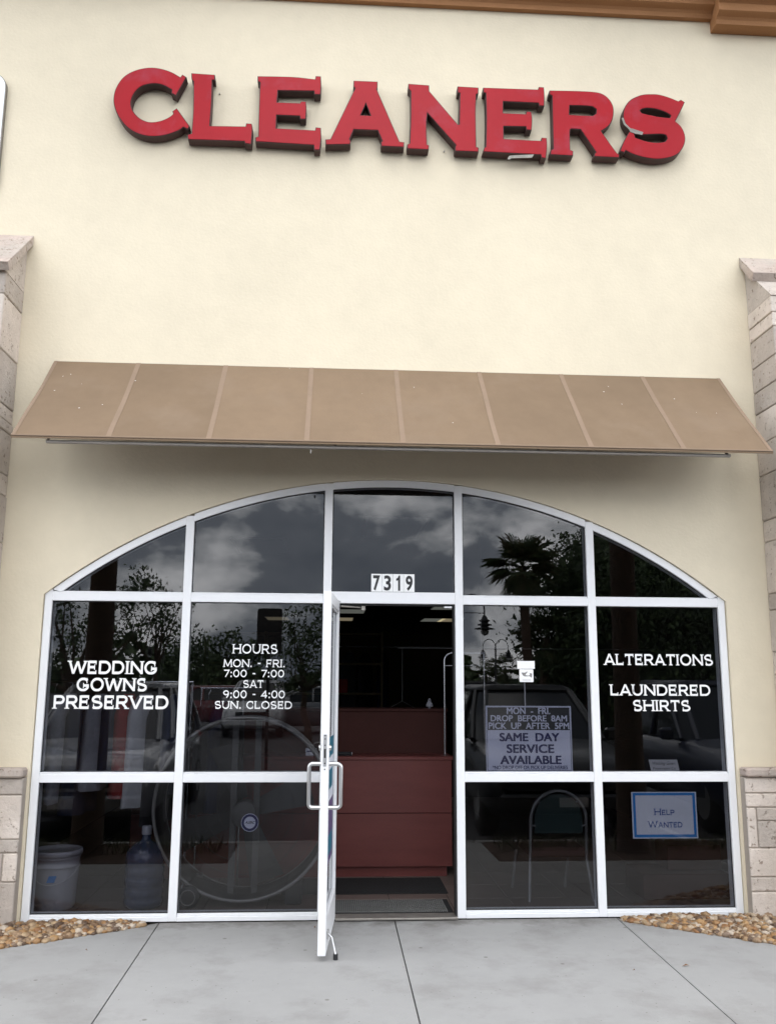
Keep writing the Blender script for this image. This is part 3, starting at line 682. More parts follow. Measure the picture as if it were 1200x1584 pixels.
# posters stuck to the door pane
for x_0, x_1, z_0, z_1, m in ((0.12,0.62,1.10,1.22,'poster_teal'),(0.10,0.64,0.83,1.095,'paper_white'),(0.10,0.66,0.45,0.825,'poster_purple'),(0.16,0.5,0.50,0.62,'poster_teal'),(0.2,0.55,0.9,1.02,'poster_teal')):
    k_ = 0.0036 if m != 'poster_teal' or z_0 > 1.05 else 0.0044
    o = MB().box((x_0,k_-0.0003,z_0),(x_1,k_,z_1)).build('poster', m); o.parent = dr
# kick-down holder and pivots
o = MB().tube([(DW-0.10,DT+0.006,0.115),(DW-0.10,DT+0.03,0.09),(DW-0.055,DT+0.055,gz(-.85)+0.03)], 0.006, 8).build('door_holder', 'brushed'); o.parent = dr
hs = MB().lathe([(0.014,0),(0.014,0.03)], 12, (DW-0.055,DT+0.055,gz(-.85)+0.002)).build('rubber_foot', 'rubber'); hs.parent = dr
dbox((DW-0.125,DT+0.0005,0.085),(DW-0.075,DT+0.009,0.135),'holder_bracket','brushed',0.002)
dbox((-0.004,-0.03,D1+0.001),(0.06,0.03,D1+0.012),'pivot','brushed',0.002)
for c_ in dr.children:
    pass
dr.rotation_euler = (0, 0, R_(-94.0))
ca = thing('door_closer', (0.06,0.05,2.06), 'bronze overhead closer arm at the head of the doorway', 'door closer')
MB().tube([(0.06,-0.02,2.10),(0.22,0.06,2.098)], 0.007, 8).build('arm', 'threshold', ca)
MB().box((0.205,0.035,2.075),(0.235,0.085,2.11),0.004).build('shoe', 'threshold', ca)

# ================================================================== AWNING
aw = thing('awning', (0.43,-0.02,3.1), 'tan fabric sloped awning with pale seams over the arched window', 'awning')
AX0, AX1, AY1, AZ0, AZ1 = -2.068, 2.935, -0.745, 3.875, 3.118
SX = [AX0,-1.458,-0.82,-0.187,0.444,1.072,1.698,2.327,AX1]
def aslope(x, t):
    u_ = ((x-AX0)/0.626) % 1.0; b = 0.012*math.sin(math.pi*t)*(0.6+0.6*math.sin(math.pi*u_)) + (0.004*math.sin(x*9+t*5)+0.003*math.sin(x*23-t*7+1))*math.sin(math.pi*t)
    y = -0.022 + (AY1+0.022)*t; z = AZ0 + (AZ1-AZ0)*t
    return Vector((x, y+b*0.70, z-b*0.70))
def strip(x0, x1, nx, nt, off, th):
    vs = []; fs = []; nrm = Vector((0,-0.72,0.69))
    for lay in (0, 1):
        for i in range(nx+1):
            for j in range(nt+1):
                vs.append(aslope(x0+(x1-x0)*i/nx, j/nt) + nrm*(off-(th if lay else 0)))
    q = (nx+1)*(nt+1); idx = lambda l, i, j: l*q+i*(nt+1)+j
    for i in range(nx):
        for j in range(nt):
            fs.append((idx(0,i,j),idx(0,i,j+1),idx(0,i+1,j+1),idx(0,i+1,j))); fs.append((idx(1,i,j),idx(1,i+1,j),idx(1,i+1,j+1),idx(1,i,j+1)))
    for i in range(nx): fs += [(idx(0,i,0),idx(0,i+1,0),idx(1,i+1,0),idx(1,i,0)), (idx(0,i,nt),idx(1,i,nt),idx(1,i+1,nt),idx(0,i+1,nt))]
    for j in range(nt): fs += [(idx(0,0,j),idx(1,0,j),idx(1,0,j+1),idx(0,0,j+1)), (idx(0,nx,j),idx(0,nx,j+1),idx(1,nx,j+1),idx(1,nx,j))]
    return MB().add(vs, fs, False)
for k in range(8): strip(SX[k]+0.0008, SX[k+1]-0.0008, 18, 12, 0.0, 0.002).build('fabric_panel', 'fabric_awning', aw)
for k in range(1, 8): strip(SX[k]-0.017, SX[k]+0.017, 2, 10, 0.0022, 0.002).build('seam', 'fabric_seam', aw)
for xe in (AX0+0.012, AX1-0.012): strip(xe-0.012, xe+0.012, 2, 10, 0.0024, 0.002).build('edge_hem', 'fabric_seam', aw)
MB().tube([(AX0,AY1-0.001,AZ1-0.004),(AX1,AY1-0.001,AZ1-0.004)], 0.007, 8).build('hem_piping', 'fabric_seam', aw)
MB().box((AX0,AY1-0.004,AZ1-0.022),(AX1,AY1+0.002,AZ1-0.012)).build('hem_flap', 'fabric_awning', aw)
MB().box((-1.86,AY1+0.03,AZ1-0.042),(2.66,AY1+0.055,AZ1-0.022),0.003).build('front_bar', 'awning_frame', aw)
MB().box((-2.03,-0.05,AZ0-0.085),(2.9,-0.0205,AZ0-0.055),0.003).build('wall_bar', 'awning_frame', aw)
for x in (-1.85, 0.0, 1.35, 2.64):
    MB().tube([(x,-0.05,AZ0-0.095),(x,AY1+0.035,AZ1-0.030)], 0.009, 8).build('rafter', 'awning_frame', aw)
MB().tube([(-0.16,AY1+0.035,AZ1-0.05),(-0.16,AY1+0.035,AZ1-0.075)], 0.006, 8).build('bolt', 'threshold', aw)
r2 = random.Random(5); dmb = MB()
for px, py in ((98,583),(110,580),(85,605),(123,632),(159,627),(210,590),(127,595),(940,599),(933,607),(961,626),(1042,618),(1076,639),(1107,640),(448,571),(640,600),(700,655),(560,610)):
    # height on the slope: solve for t where the ray meets the fabric
    d = ray(px, py); nrm = Vector((0, AZ0-AZ1, AY1+0.022)); nrm = Vector((0, -(AZ0-AZ1), (-AY1-0.022))); p0 = Vector((0,-0.022,AZ0))
    t = (p0-CAM).dot(nrm)/d.dot(nrm); P = CAM+d*t + Vector((0,-0.72,0.69))*0.006; s = r2.uniform(0.0025,0.006)
    dmb.add([P+Vector((-s,0,0)), P+Vector((0,s*.5,-s*.55)*1) if False else P+Vector((0,-s*.6,-s*.6)), P+Vector((s*1.2,0,0)), P+Vector((0.1*s,s*.5,s*.5))], [(0,1,2,3)])
dm = dmb.build('bird_droppings', 'droppings', aw, fix=False); dm['kind'] = 'stuff'

# ================================================================== CLEANERS SIGN
LY0, LY1 = -0.118, -0.034
sg = thing('shop_sign', (0.5,-0.03,5.5), 'red channel letters spelling CLEANERS on the cream wall', 'sign')
def smooth(pts, n=4):
    m = len(pts); P = [Vector(p) for p in pts]; out_ = []
    corner = []
    for i in range(m):
        d1 = P[i]-P[i-1]; d2 = P[(i+1) % m]-P[i]
        corner.append(d1.angle(d2) > R_(34) or min(d1.length, d2.length) < 0.004)
    for i in range(m):
        p1, p2 = P[i], P[(i+1) % m]; seg = p2-p1
        t1 = seg if corner[i] else (p2-P[i-1])*0.5; t2 = seg if corner[(i+1) % m] else (P[(i+2) % m]-p1)*0.5
        if corner[i] and corner[(i+1) % m]: out_.append(tuple(p1)); continue
        for k in range(n):
            t = k/n; h1 = 2*t**3-3*t*t+1; h2 = t**3-2*t*t+t; h3 = -2*t**3+3*t*t; h4 = t**3-t*t
            out_.append(tuple(p1*h1+t1*h2+p2*h3+t2*h4))
    return out_
C1, C2, C3, C4 = (170,95,230/1200), (380,95,260/1200), (620,115,0.2), (840,125,230/1200)
LET = [
 ('C', C1, [[(570,125),(585,103),(620,125),(535,275),(495,255),(500,228),(440,195),(380,180),(320,182),(260,200),(215,235),(185,280),(172,330),(178,375),(200,415),(240,455),(290,480),(340,488),(400,480),(450,462),(490,440),(512,420),(505,400),(540,375),(645,520),(630,548),(595,530),(560,555),(490,583),(420,600),(350,605),(280,598),(200,570),(130,520),(75,450),(42,380),(30,310),(40,240),(70,175),(115,120),(180,80),(260,55),(340,47),(420,58),(500,85)]]),
 ('L', C1, [[(657,92),(848,105),(850,150),(828,150),(822,330),(808,518),(1095,522),(1100,497),(1145,500),(1152,540),(1142,668),(1090,662),(1085,645),(632,630),(625,590),(660,580),(672,400),(675,160),(660,140)]]),
 ('E', C2, [[(85,103),(330,108),(495,125),(500,102),(537,104),(540,170),(535,238),(490,235),(487,212),(232,208),(225,290),(388,296),(395,282),(432,284),(435,340),(430,412),(390,413),(385,390),(222,383),(218,475),(495,490),(500,468),(537,472),(540,545),(530,632),(490,632),(485,598),(70,572),(68,540),(90,535),(95,330),(103,150),(85,140)]]),
 ('A', C2, [[(770,135),(942,142),(942,190),(935,195),(1098,570),(1132,575),(1130,612),(968,605),(965,575),(975,568),(942,492),(772,486),(742,555),(750,560),(748,592),(570,595),(568,555),(605,552),(780,190),(768,180)],[(858,298),(822,382),(892,385)]]),
 ('N', C3, [[(57,70),(218,82),(220,128),(440,385),(450,385),(455,145),(437,140),(437,90),(600,100),(600,145),(583,155),(578,300),(583,558),(602,565),(600,600),(420,592),(418,560),(425,548),(205,298),(198,400),(202,540),(218,548),(215,582),(50,575),(48,540),(68,532),(75,330),(75,130),(57,110)]]),
 ('E', C3, [[(635,100),(1060,115),(1065,95),(1105,97),(1110,170),(1108,245),(1068,243),(1062,222),(792,210),(790,297),(965,305),(970,282),(1008,288),(1015,350),(1010,432),(970,430),(965,405),(795,402),(795,497),(1082,512),(1087,487),(1127,490),(1130,560),(1122,650),(1085,645),(1080,622),(632,598),(645,560),(655,560),(660,350),(655,145),(637,140)]]),
 ('R', C4, [[(50,75),(290,80),(430,90),(490,110),(535,150),(562,200),(568,255),(555,320),(520,370),(468,405),(590,575),(615,590),(612,620),(410,610),(415,580),(425,575),(300,392),(225,388),(215,410),(218,555),(242,565),(240,605),(55,595),(60,555),(80,548),(75,330),(70,120),(48,108)],[(213,198),(330,201),(400,208),(428,230),(425,262),(400,280),(300,277),(210,272)]]),
 ('S', C4, [[(860,105),(930,108),(1010,130),(1090,162),(1110,150),(1142,170),(1105,250),(1066,325),(1110,365),(1138,420),(1145,475),(1130,530),(1090,585),(1030,615),(950,630),(870,628),(790,612),(720,590),(665,562),(652,580),(618,565),(645,495),(690,412),(712,400),(688,385),(660,345),(645,300),(645,250),(665,195),(705,150),(760,122),(810,108)],
   [(780,240),(800,225),(850,220),(920,230),(990,255),(1028,280),(1020,298),(930,288),(850,272),(795,258)],[(735,430),(800,434),(950,430),(990,440),(1000,465),(980,490),(920,497),(850,490),(780,470),(742,455)]]),
]
seen = set()
for ch, (ox, oy, k), loops in LET:
    ws = []
    for l in loops:
        q = [W(ox+x*k, oy+y*k, LY0) for x, y in l]; ws.append(smooth([(p.x, p.z) for p in q]))
    body = MB().prism(ws, LY0+0.005, LY1).build('letter', 'letter_return', sg)
    body['label'] = 'red letter %s with dark return' % ch
    fl = [inset(l, 0.0058 if i == 0 else -0.0050) for i, l in enumerate(ws)]
    MB().prism(fl, LY0, LY0+0.0045).build('face', 'letter_face', body)
    cx = sum(p[0] for p in ws[0])/len(ws[0]); cz = sum(p[1] for p in ws[0])/len(ws[0])
    for sx in (-1, 1):
        for (px_, pz_) in (ws[0][0], ws[0][len(ws[0])//2]):
            pass
    MB().tube([(cx+0.02,LY1,cz-0.19 if ch in 'EN' else cz+0.19),(cx+0.02,-0.021,cz-0.19 if ch in 'EN' else cz+0.19)], 0.006, 6).build('mounting_pin', 'bare_metal', body)
    if ch == 'S':
        pts = [W(C4[0]+x*C4[2], C4[1]+y*C4[2], LY0-0.002) for x, y in ((690,392),(712,384),(806,415),(795,438),(735,425),(700,412))]
        MB().prism([[(p.x, p.z) for p in pts]], LY0-0.003, LY0-0.001).build('torn_trim', 'bare_metal', body)
        pts = [W(C4[0]+x*C4[2], C4[1]+y*C4[2], LY0) for x, y in ((628,300),(645,300),(662,345),(706,388),(694,396),(648,352))]
        MB().prism([[(p.x, p.z) for p in pts]], LY0-0.0015, LY0+0.004).build('torn_trim', 'bare_metal', body)
    if ch == 'E' and 'E' in seen:
        pts = [W(C3[0]+x*C3[2], C3[1]+y*C3[2], LY0-0.002) for x, y in ((822,652),(838,630),(880,626),(1028,620),(1012,645),(900,648),(850,650),(835,662))]
        MB().prism([[(p.x, p.z) for p in pts]], LY0-0.003, LY0-0.001).build('peeled_trim', 'bare_metal', body)
    seen.add(ch)
# neighbouring white sign whose edge enters the frame
A = W(6.5, 170, -0.06); zt_ = W(0, 116, -0.06).z
ns = thing('wall_sign', (A.x-0.6,-0.03,5.2), 'white sign cabinet with rounded corners on the wall above the stone pilaster cap', 'sign')
def rrect(x0, x1, z0, z1, r, n=8):
    o = []
    for cx, cz, a0 in ((x1-r,z1-r,0),(x0+r,z1-r,90),(x0+r,z0+r,180),(x1-r,z0+r,270)):
        o += [(cx+r*math.cos(R_(a0+90*i/n)), cz+r*math.sin(R_(a0+90*i/n))) for i in range(n+1)]
    return o
rr = rrect(A.x-1.6, A.x, zt_-1.0, zt_+0.02, 0.12)
MB().prism([rr], -0.056, -0.021).build('cabinet', 'bare_metal', ns); MB().prism([inset(rr, 0.006)], -0.060, -0.0565).build('face', 'sign_white', ns)

# ================================================================== NOTICES IN THE WINDOWS
IY = 0.0425
def area(px0, py0, px1, py1, Y):
    a, b = W(px0, (py0+py1)/2, Y), W(px1, (py0+py1)/2, Y); t, d = W((px0+px1)/2, py0, Y), W((px0+px1)/2, py1, Y); return a.x, b.x, d.z, t.z
x0, x1, z0, z1 = area(751.5,1092,884,1196.5, IY); z0 = max(z0, 0.949)
s1 = thing('service_sign', ((x0+x1)/2,IY,z0), 'same day service sign with black heading and grey panel inside the window', 'sign')
bo = MB().box((x0,IY,z0),(x1,IY+0.004,z1)).build('board', 'paper_grey', s1)
def fr_(u): return x0+(x1-x0)*u
def fz(v): return z1-(z1-z0)*v
MB().box((fr_(.018),IY-.0006,fz(.365)),(fr_(.982),IY-.0001,fz(.022))).build('heading_panel', 'ink_black', s1)
b_ = MB()
for u0, u1, v0, v1 in ((.012,.988,.962,.970),(.012,.0175,.365,.962),(.9825,.988,.365,.962)): b_.box((fr_(u0),IY-.0005,fz(v1)),(fr_(u1),IY-.0001,fz(v0)))
b_.build('border', 'ink_black', s1)
for t, u0, u1, v0, v1, m, bd in (('MON  -  FRI.',.245,.75,.028,.125,'paper_grey',.016),('DROP  BEFORE  8AM',.055,.945,.145,.235,'paper_grey',.016),('PICK  UP  AFTER  5PM',.03,.968,.255,.350,'paper_grey',.016),
                         ('SAME  DAY',.155,.845,.415,.535,'ink_navy',.016),('SERVICE',.235,.78,.585,.710,'ink_navy',.016),('AVAILABLE',.16,.862,.755,.875,'ink_navy',.016),('*NO DROP OFF OR PICK UP DELIVERIES',.07,.94,.895,.950,'ink_navy',.012)):
    bfont(t, fr_((u0+u1)/2), fz((v0+v1)/2), fr_(u1)-fr_(u0), fz(v0)-fz(v1), IY-.0012, 0.0, 0.0, .0058 if m == 'ink_navy' and bd > .014 else .0030 if bd > .014 else .0008).build('lettering', m, s1, fix=False)
# staff holding the sign up from behind, seen between it and the stickers
sp = W(812, 1075, IY+0.012)
MB().tube([(sp.x,IY+0.012,z0+0.1),(sp.x-0.003,IY+0.012,W(812,1040,IY).z)], 0.005, 8).build('staff', 'plaque', s1)
x0, x1, z0, z1 = area(799.5,1022.5,826.5,1034.5, GY)
tag(MB().box((x0,GY-.001,z0),(x1,GY+.001,z1)).build('blank_sticker', 'vinyl_white'), 'blank white sticker on the glass over the service sign', 'sticker')
x0, x1, z0, z1 = area(803,1035.2,824.5,1055, GY)
st = thing('pictogram_sticker', ((x0+x1)/2,GY,z0), 'square white sticker with a grey hand pictogram under a blank sticker', 'sticker')
MB().prism([rrect(x0,x1,z0,z1,.006,4)], GY-.001, GY+.001).build('backing', 'vinyl_white', st)
def P2(u, v): return (x0+(x1-x0)*u, z1-(z1-z0)*v)
for poly in ([(.14,.26),(.40,.27),(.56,.18),(.58,.22),(.46,.38),(.42,.46),(.62,.50),(.74,.46),(.74,.54),(.40,.57),(.26,.50),(.20,.40)],[(.74,.30),(.90,.33),(.89,.66),(.75,.58)]):
    MB().prism([[P2(*p) for p in poly]], GY-.0018, GY-.0012).build('pictogram', 'fan_grey', st)
for v in (.78, .86): MB().prism([[P2(.2,v),P2(.82,v),P2(.82,v+.03),P2(.2,v+.03)]], GY-.0018, GY-.0012).build('small_print', 'plaque', st)
x0, x1, z0, z1 = area(977,1225,1077.5,1297, IY)
hw = thing('help_wanted_notice', ((x0+x1)/2,IY,z0), 'white help wanted notice with blue border inside the window', 'notice')
MB().box((x0,IY,z0),(x1,IY+.002,z1)).build('paper', 'paper_white', hw)
b_ = MB()
for u0, u1, v0, v1 in ((.02,.98,.02,.075),(.02,.98,.915,.975),(.02,.06,.075,.915),(.94,.98,.075,.915)): b_.box((fr_(u0),IY-.0006,fz(v1)),(fr_(u1),IY-.0001,fz(v0)))
b_.build('border', 'border_blue', hw)
def small_caps(first, rest, u0, u1, v0, v1, n1_, th):
    um = u0+(u1-u0)*n1_; hgt = fz(v0)-fz(v1)
    engraved(first, fr_((u0+um)/2), fz((v0+v1)/2), fr_(um)-fr_(u0), hgt, IY-.0006, th, True).build('lettering', 'ink_blue', hw, fix=False)
    engraved(rest, fr_((um+u1)/2+.006), fz(v1)+hgt*0.41, (fr_(u1)-fr_(um))*0.96, hgt*0.82, IY-.0006, th*1.1, True).build('lettering', 'ink_blue', hw, fix=False)
small_caps('H','ELP',.34,.65,.36,.50,.34,.15); small_caps('W','ANTED',.24,.765,.625,.765,.27,.15)
pq = W(1025, 1196, IY+0.02)
x0, x1, z0, z1 = area(1003,1175,1047,1196, IY); z0 = 0.9485
pl = thing('gown_plaque', ((x0+x1)/2,IY,z0), 'small grey wedding gown plaque leaning on the window rail', 'plaque')
sk = 0.018
MB().prism([[(x0+sk,z0),(x1+sk,z0),(x1,z1),(x0,z1)]], IY, IY+.003).build('plate', 'plaque', pl)
bfont('Wedding Gown', (x0+x1)/2+.006, z0+(z1-z0)*.68, (x1-x0)*.80, (z1-z0)*.34, IY-.0006, .0, .35).build('lettering', 'ink_black', pl, fix=False)
bfont('Preservation Co.', (x0+x1)/2+.010, z0+(z1-z0)*.33, (x1-x0)*.80, (z1-z0)*.20, IY-.0006, .0).build('lettering', 'ink_black', pl, fix=False)
x0, x1, z0, z1 = area(373,1258.5,400,1286.5, IY); c = ((x0+x1)/2, (z0+z1)/2); r = (x1-x0)/2
rs = thing('round_sticker', (c[0],IY,z0), 'round white and navy sticker inside the window by the drum fan', 'sticker')
def circ(r_, n=36): return [(c[0]+r_*math.cos(6.2832*i/n), c[1]+r_*math.sin(6.2832*i/n)) for i in range(n)]
MB().prism([circ(r)], IY, IY+.001).build('backing', 'paper_grey', rs); MB().prism([circ(r*.94), circ(r*.66)], IY-.0006, IY-.0001).build('ring', 'ink_navy', rs)
bfont('ASBC', c[0]+r*.04, c[1]+r*.02, r*1.2, r*.30, IY-.0012, .02, .3).build('lettering', 'ink_black', rs, fix=False)

# ================================================================== INTERIOR
fl = tag(empty('floor', (0.4,4,0)), kind='structure')
MB().box((-2.65,0.10,-0.05),(3.55,19,-0.004)).build('grout_bed', 'grout', fl)
TS = 0.44; tm = None
for i in range(15):
    for j in range(14):
        xa, ya = -2.55-0.08+i*TS+0.003+0.0, 0.122+j*TS
        if xa+TS > 3.56: continue
        if tm is None: tm = MB().box((xa,ya,-0.012),(xa+TS-0.005,ya+TS-0.005,0.0),0.0015).build('floor_tile', 'tile', fl); base = tm.location.copy(); bx_, by_ = xa, ya
        else:
            o = tm.copy(); COL.objects.link(o); o.location = base + Vector((xa-bx_, ya-by_, 0))
# counter
ct = thing('service_counter', (0.0,1.6,0), 'dark red wood service counter with a raised ledge behind the doorway', 'counter')
cx0, cx1, cy = -1.6, W(699,1300,1.27).x, 1.27
zj, zk, zc, zu = W(600,1258,cy).z, W(600,1341,cy).z, W(600,1170,cy).z, W(600,1096,cy+.32).z
MB().box((cx0,cy,zj+.004),(cx1,cy+0.02,zc-.03)).build('front_panel', 'counter_red', ct); MB().box((cx0,cy,zk+.003),(cx1,cy+0.02,zj-.003)).build('front_panel', 'counter_red', ct)
MB().box((cx0+.02,cy+0.045,0.001),(cx1-.04,cy+0.08,zk)).build('kick_board', 'counter_red', ct)
MB().box((cx0+.01,cy+0.0205,0.09),(cx1-.004,cy+0.75,zc-.031)).build('carcass', 'counter_dark', ct)
MB().box((cx0-.01,cy-0.012,zc-.03),(cx1+.012,cy+0.32,zc),0.004).build('counter_top', 'counter_red', ct)
MB().box((cx0,cy+0.321,zc-.03),(cx1,cy+0.36,zu-.025)).build('ledge_panel', 'counter_dark', ct)
MB().box((cx0-.01,cy+0.30,zu-.0245),(cx1+.012,cy+0.66,zu),0.004).build('ledge_top', 'counter_dark', ct)
# mats
rm = thing('ribbed_mat', (0.45,0.3,0.001), 'grey ribbed entrance mat with black rubber edge inside the threshold', 'mat')
mx0, mx1, my0, my1 = 0.0, W(697,1400,.3).x, 0.13, 0.52
MB().box((mx0,my0,0.0005),(mx1,my1,0.006),0.002).build('backing', 'mat_black', rm)
rb = MB()
for k in range(58):
    xa = mx0+0.035+k*(mx1-mx0-0.07)/58; rb.box((xa,my0+0.03,0.0062),(xa+0.0085,my1-0.03,0.013))
o = rb.build('ribs', 'mat_grey', rm); o['kind'] = 'stuff'
tag(MB().box((-0.35,0.71,0.0005),(W(693,1384,.71).x,1.24,0.008),0.002).build('black_mat', 'mat_black'), 'plain black floor mat in front of the red counter', 'mat')
# ceiling lights
cl = None
for k, (px, py, wd, ln, warm) in enumerate(((405,846,.6,1.2,0),(608,818,.6,1.2,0),(545,946,.6,1.2,0),(530,978,.6,1.2,1),(674,967,.6,1.2,0),(700,966,.6,1.2,1),(424,972,.6,1.2,1),(690,940,.6,1.2,0))):
    p = WZ(px, py, 3.14)
    if p.y > 18.2: p = Vector((p.x*17.5/p.y, 17.5, 3.14))
    if k < 2: t = thing('ceiling_light', (p.x,p.y,3.10), ['unlit ceiling panel light above the drum fan','unlit ceiling panel light just inside the entrance'][k], 'ceiling light')
    else: t = thing('ceiling_light', (p.x,p.y,3.10), ['pale fluorescent panel light recessed in the ceiling','yellowish fluorescent panel light recessed in the ceiling'][warm], 'ceiling light', ['pale ceiling panels','yellowish ceiling panels'][warm])
    MB().box((p.x-.31,p.y-.61,3.145),(p.x+.31,p.y+.61,3.159),.003).build('frame', 'plaque', t); MB().box((p.x-.28,p.y-.58,3.138),(p.x+.28,p.y+.58,3.1445)).build('diffuser', 'lamp_unlit' if k < 2 else 'lamp_warm' if warm else 'lamp_panel', t)
# bucket
p = W(83, 1412, 0.42); bx, by = p.x, 0.42
t = thing('plastic_bucket', (bx,by,0), 'white plastic bucket with a blue mark inside the window', 'bucket')
MB().lathe([(.133,0.001),(.138,.01),(.150,.22),(.153,.27),(.1535,.275)], 36, (bx,by,0)).build('body', 'plastic_white', t)
MB().lathe([(.155,.276),(.162,.278),(.162,.292),(.156,.296),(.157,.335),(.163,.338),(.163,.35),(.158,.352)], 36, (bx,by,0)).build('collar', 'plastic_white', t)
MB().lathe([(.159,.353),(.172,.355),(.172,.385),(.168,.392),(.150,.392),(.148,.384),(.02,.384)], 36, (bx,by,0)).build('lid', 'plastic_white', t)
MB().tube([(bx-.15,by-.02,.285)]+[(bx-.155*math.cos(R_(a)), by-.155*math.sin(R_(a)), .285-.11*math.sin(R_(a))) for a in range(10,180,10)]+[(bx+.15,by-.02,.285)], .003, 6).build('handle', 'plaque', t)
mk = MB(); vs = []
for u, v in ((-.028,-.022),(.022,-.022),(.036,.022),(-.014,.022)):
    a = R_(-90)+ (u+.01)/.15; vs.append((bx+.157*math.cos(a), by-.157*abs(math.sin(a)), .215+v))
mk.add(vs, [(0,1,2,3)]).build('mark', 'border_blue', t, fix=False)
# water jug
p = W(221, 1412, 0.40); jx, jy = p.x, 0.40
t = thing('water_jug', (jx,jy,0), 'blue plastic water jug with a white cap inside the window', 'water jug')
prof = [(.10,.001),(.13,.012),(.138,.04)]
for k in range(4): prof += [(.138,.06+k*.07),(.131,.075+k*.07),(.138,.09+k*.07)]
prof += [(.138,.34),(.125,.385),(.085,.425),(.045,.445),(.032,.46),(.030,.49)]
MB().lathe(prof, 32, (jx,jy,0)).build('bottle', 'jug_blue', t); MB().lathe([(.034,.4905),(.035,.54),(.030,.548)], 24, (jx,jy,0)).build('cap', 'plastic_white', t)
# drum fan
fc = W(378, 1273, 0.5); fx, fzc, fr2 = fc.x, 0.675, 0.635
t = thing('drum_fan', (fx,0.6,0), 'large round drum fan on wheels standing inside the window', 'fan')
def ringtube(y, r, rt): return MB().tube([(fx+r*math.cos(6.2832*i/64), y, fzc+r*math.sin(6.2832*i/64)) for i in range(64)], rt, 8, True)
ringtube(0.36, fr2, 0.013).build('front_rim', 'fan_grey', t); ringtube(0.74, fr2*0.985, 0.013).build('back_rim', 'fan_grey', t)
sh = MB(); sh.lathe([(fr2-.004,0.372),(fr2-.012,0.45),(fr2-.012,0.66),(fr2-.010,0.728),(fr2-.016,0.728),(fr2-.018,0.45),(fr2-.010,0.372)], 64, (fx,0,fzc), 'Y', False); sh.build('drum', 'fan_dark', t)
for x in (-.085,.085): MB().box((fx+x-.022,0.50,fzc-fr2+.02),(fx+x+.022,0.53,fzc+fr2-.02)).build('bracket', 'fan_mid', t)
MB().lathe([(.02,.42),(.085,.425),(.092,.44),(.092,.60),(.07,.62)], 28, (fx,0,fzc-.20+.14), 'Y').build('motor', 'fan_mid', t)
for k in range(4):
    a = R_(20+90*k); d1 = Vector((math.cos(a),0,math.sin(a))); d2 = Vector((-math.sin(a),0,math.cos(a))); c0 = Vector((fx,0.58,fzc-.06))
    MB().add([c0+d1*.1-d2*.05+Vector((0,-.03,0)), c0+d1*.5-d2*.12+Vector((0,-.04,0)), c0+d1*.52+d2*.12+Vector((0,.05,0)), c0+d1*.1+d2*.06+Vector((0,.03,0))], [(0,1,2,3)]).build('blade', 'fan_dark', t, fix=False)
gr = MB()
for k in range(1, 7): gr.tube([(fx+fr2*k/7*math.cos(6.2832*i/40), 0.352, fzc+fr2*k/7*math.sin(6.2832*i/40)) for i in range(40)], 0.0016, 4, True)
o = gr.build('grille', 'fan_dark', t); o['kind'] = 'stuff'
for sx in (-1, 1):
    wx = W(291,1393,.33).x if sx < 0 else fx+.36
    if sx > 0:
        MB().box((wx-.05,.40,.001),(wx+.07,.72,.15),.01).build('foot', 'fan_dark', t); continue
    wh = MB().lathe([(.035,-.022),(.075,-.02),(.078,0),(.075,.02),(.035,.022)], 28, (wx,0.33,.079), 'Y').build('wheel', 'rubber', t)
    MB().tube([(wx+.05*math.cos(6.2832*i/24),0.305,.079+.05*math.sin(6.2832*i/24)) for i in range(24)], .004, 6, True).build('rim', 'fan_grey', wh)
    MB().tube([(wx,0.34,.079),(wx,0.56,.079),(fx+sx*.36,0.60,.17)], .012, 8).build('axle', 'fan_dark', t)
    MB().box((fx+sx*.36-.05,.62,.001),(fx+sx*.36+.05,.72,.17),.01).build('foot', 'fan_dark', t)
# chair
t = thing('stacking_chair', (1.52,0.62,0), 'metal framed stacking chair with arched back facing into the shop', 'chair')
def cp(px, py, Y): return W(px, py, Y)
pl_, pr_ = cp(822,1316,.42), cp(908,1316,.42); zt_ = cp(862,1223,.42).z; zs = cp(862,1320,.42).z
cxm = (pl_.x+pr_.x)/2; hw_ = (pr_.x-pl_.x)/2; zsp = zt_-hw_*0.98
path = [(cxm-hw_*1.02,.46,zs-.03),(cxm-hw_*1.0,.43,zsp)] + [(cxm-hw_*math.cos(R_(a)), .42, zsp+hw_*0.98*math.sin(R_(a))) for a in range(12,180,12)] + [(cxm+hw_,.43,zsp),(cxm+hw_*1.02,.46,zs-.03)]
MB().tube(path, .0115, 10).build('back_frame', 'tube_grey', t)
MB().prism([[(cxm-hw_*.86,zs+.14),(cxm+hw_*.86,zs+.14)]+[(cxm+hw_*.86*math.cos(R_(a)), zsp+hw_*.86*math.sin(R_(a))) for a in range(0,181,15)]], .425, .465).build('backrest', 'backrest_green', t)
MB().box((cxm-hw_*1.05,.46,zs-.04),(cxm+hw_*1.05,.88,zs+.03),.02).build('seat', 'seat_red', t)
for sx in (-1, 1):
    MB().tube([(cxm+sx*hw_*1.02,.47,zs-.035),(cxm+sx*hw_*1.14,.40,.006)], .0115, 8).build('leg', 'tube_grey', t)
    MB().tube([(cxm+sx*hw_*1.0-.03,.84,zs-.045),(cxm+sx*hw_*1.0-.06,.88,.006)], .0115, 8).build('leg', 'tube_grey', t)
    for zz_ in (zs+.20, zsp+.13): MB().tube([(cxm+sx*hw_*(.98 if zz_ < zsp else .83),.425,zz_),(cxm+sx*hw_*(.84 if zz_ < zsp else .66),.43,zz_-.01)], .008, 6).build('clip', 'tube_grey', t)
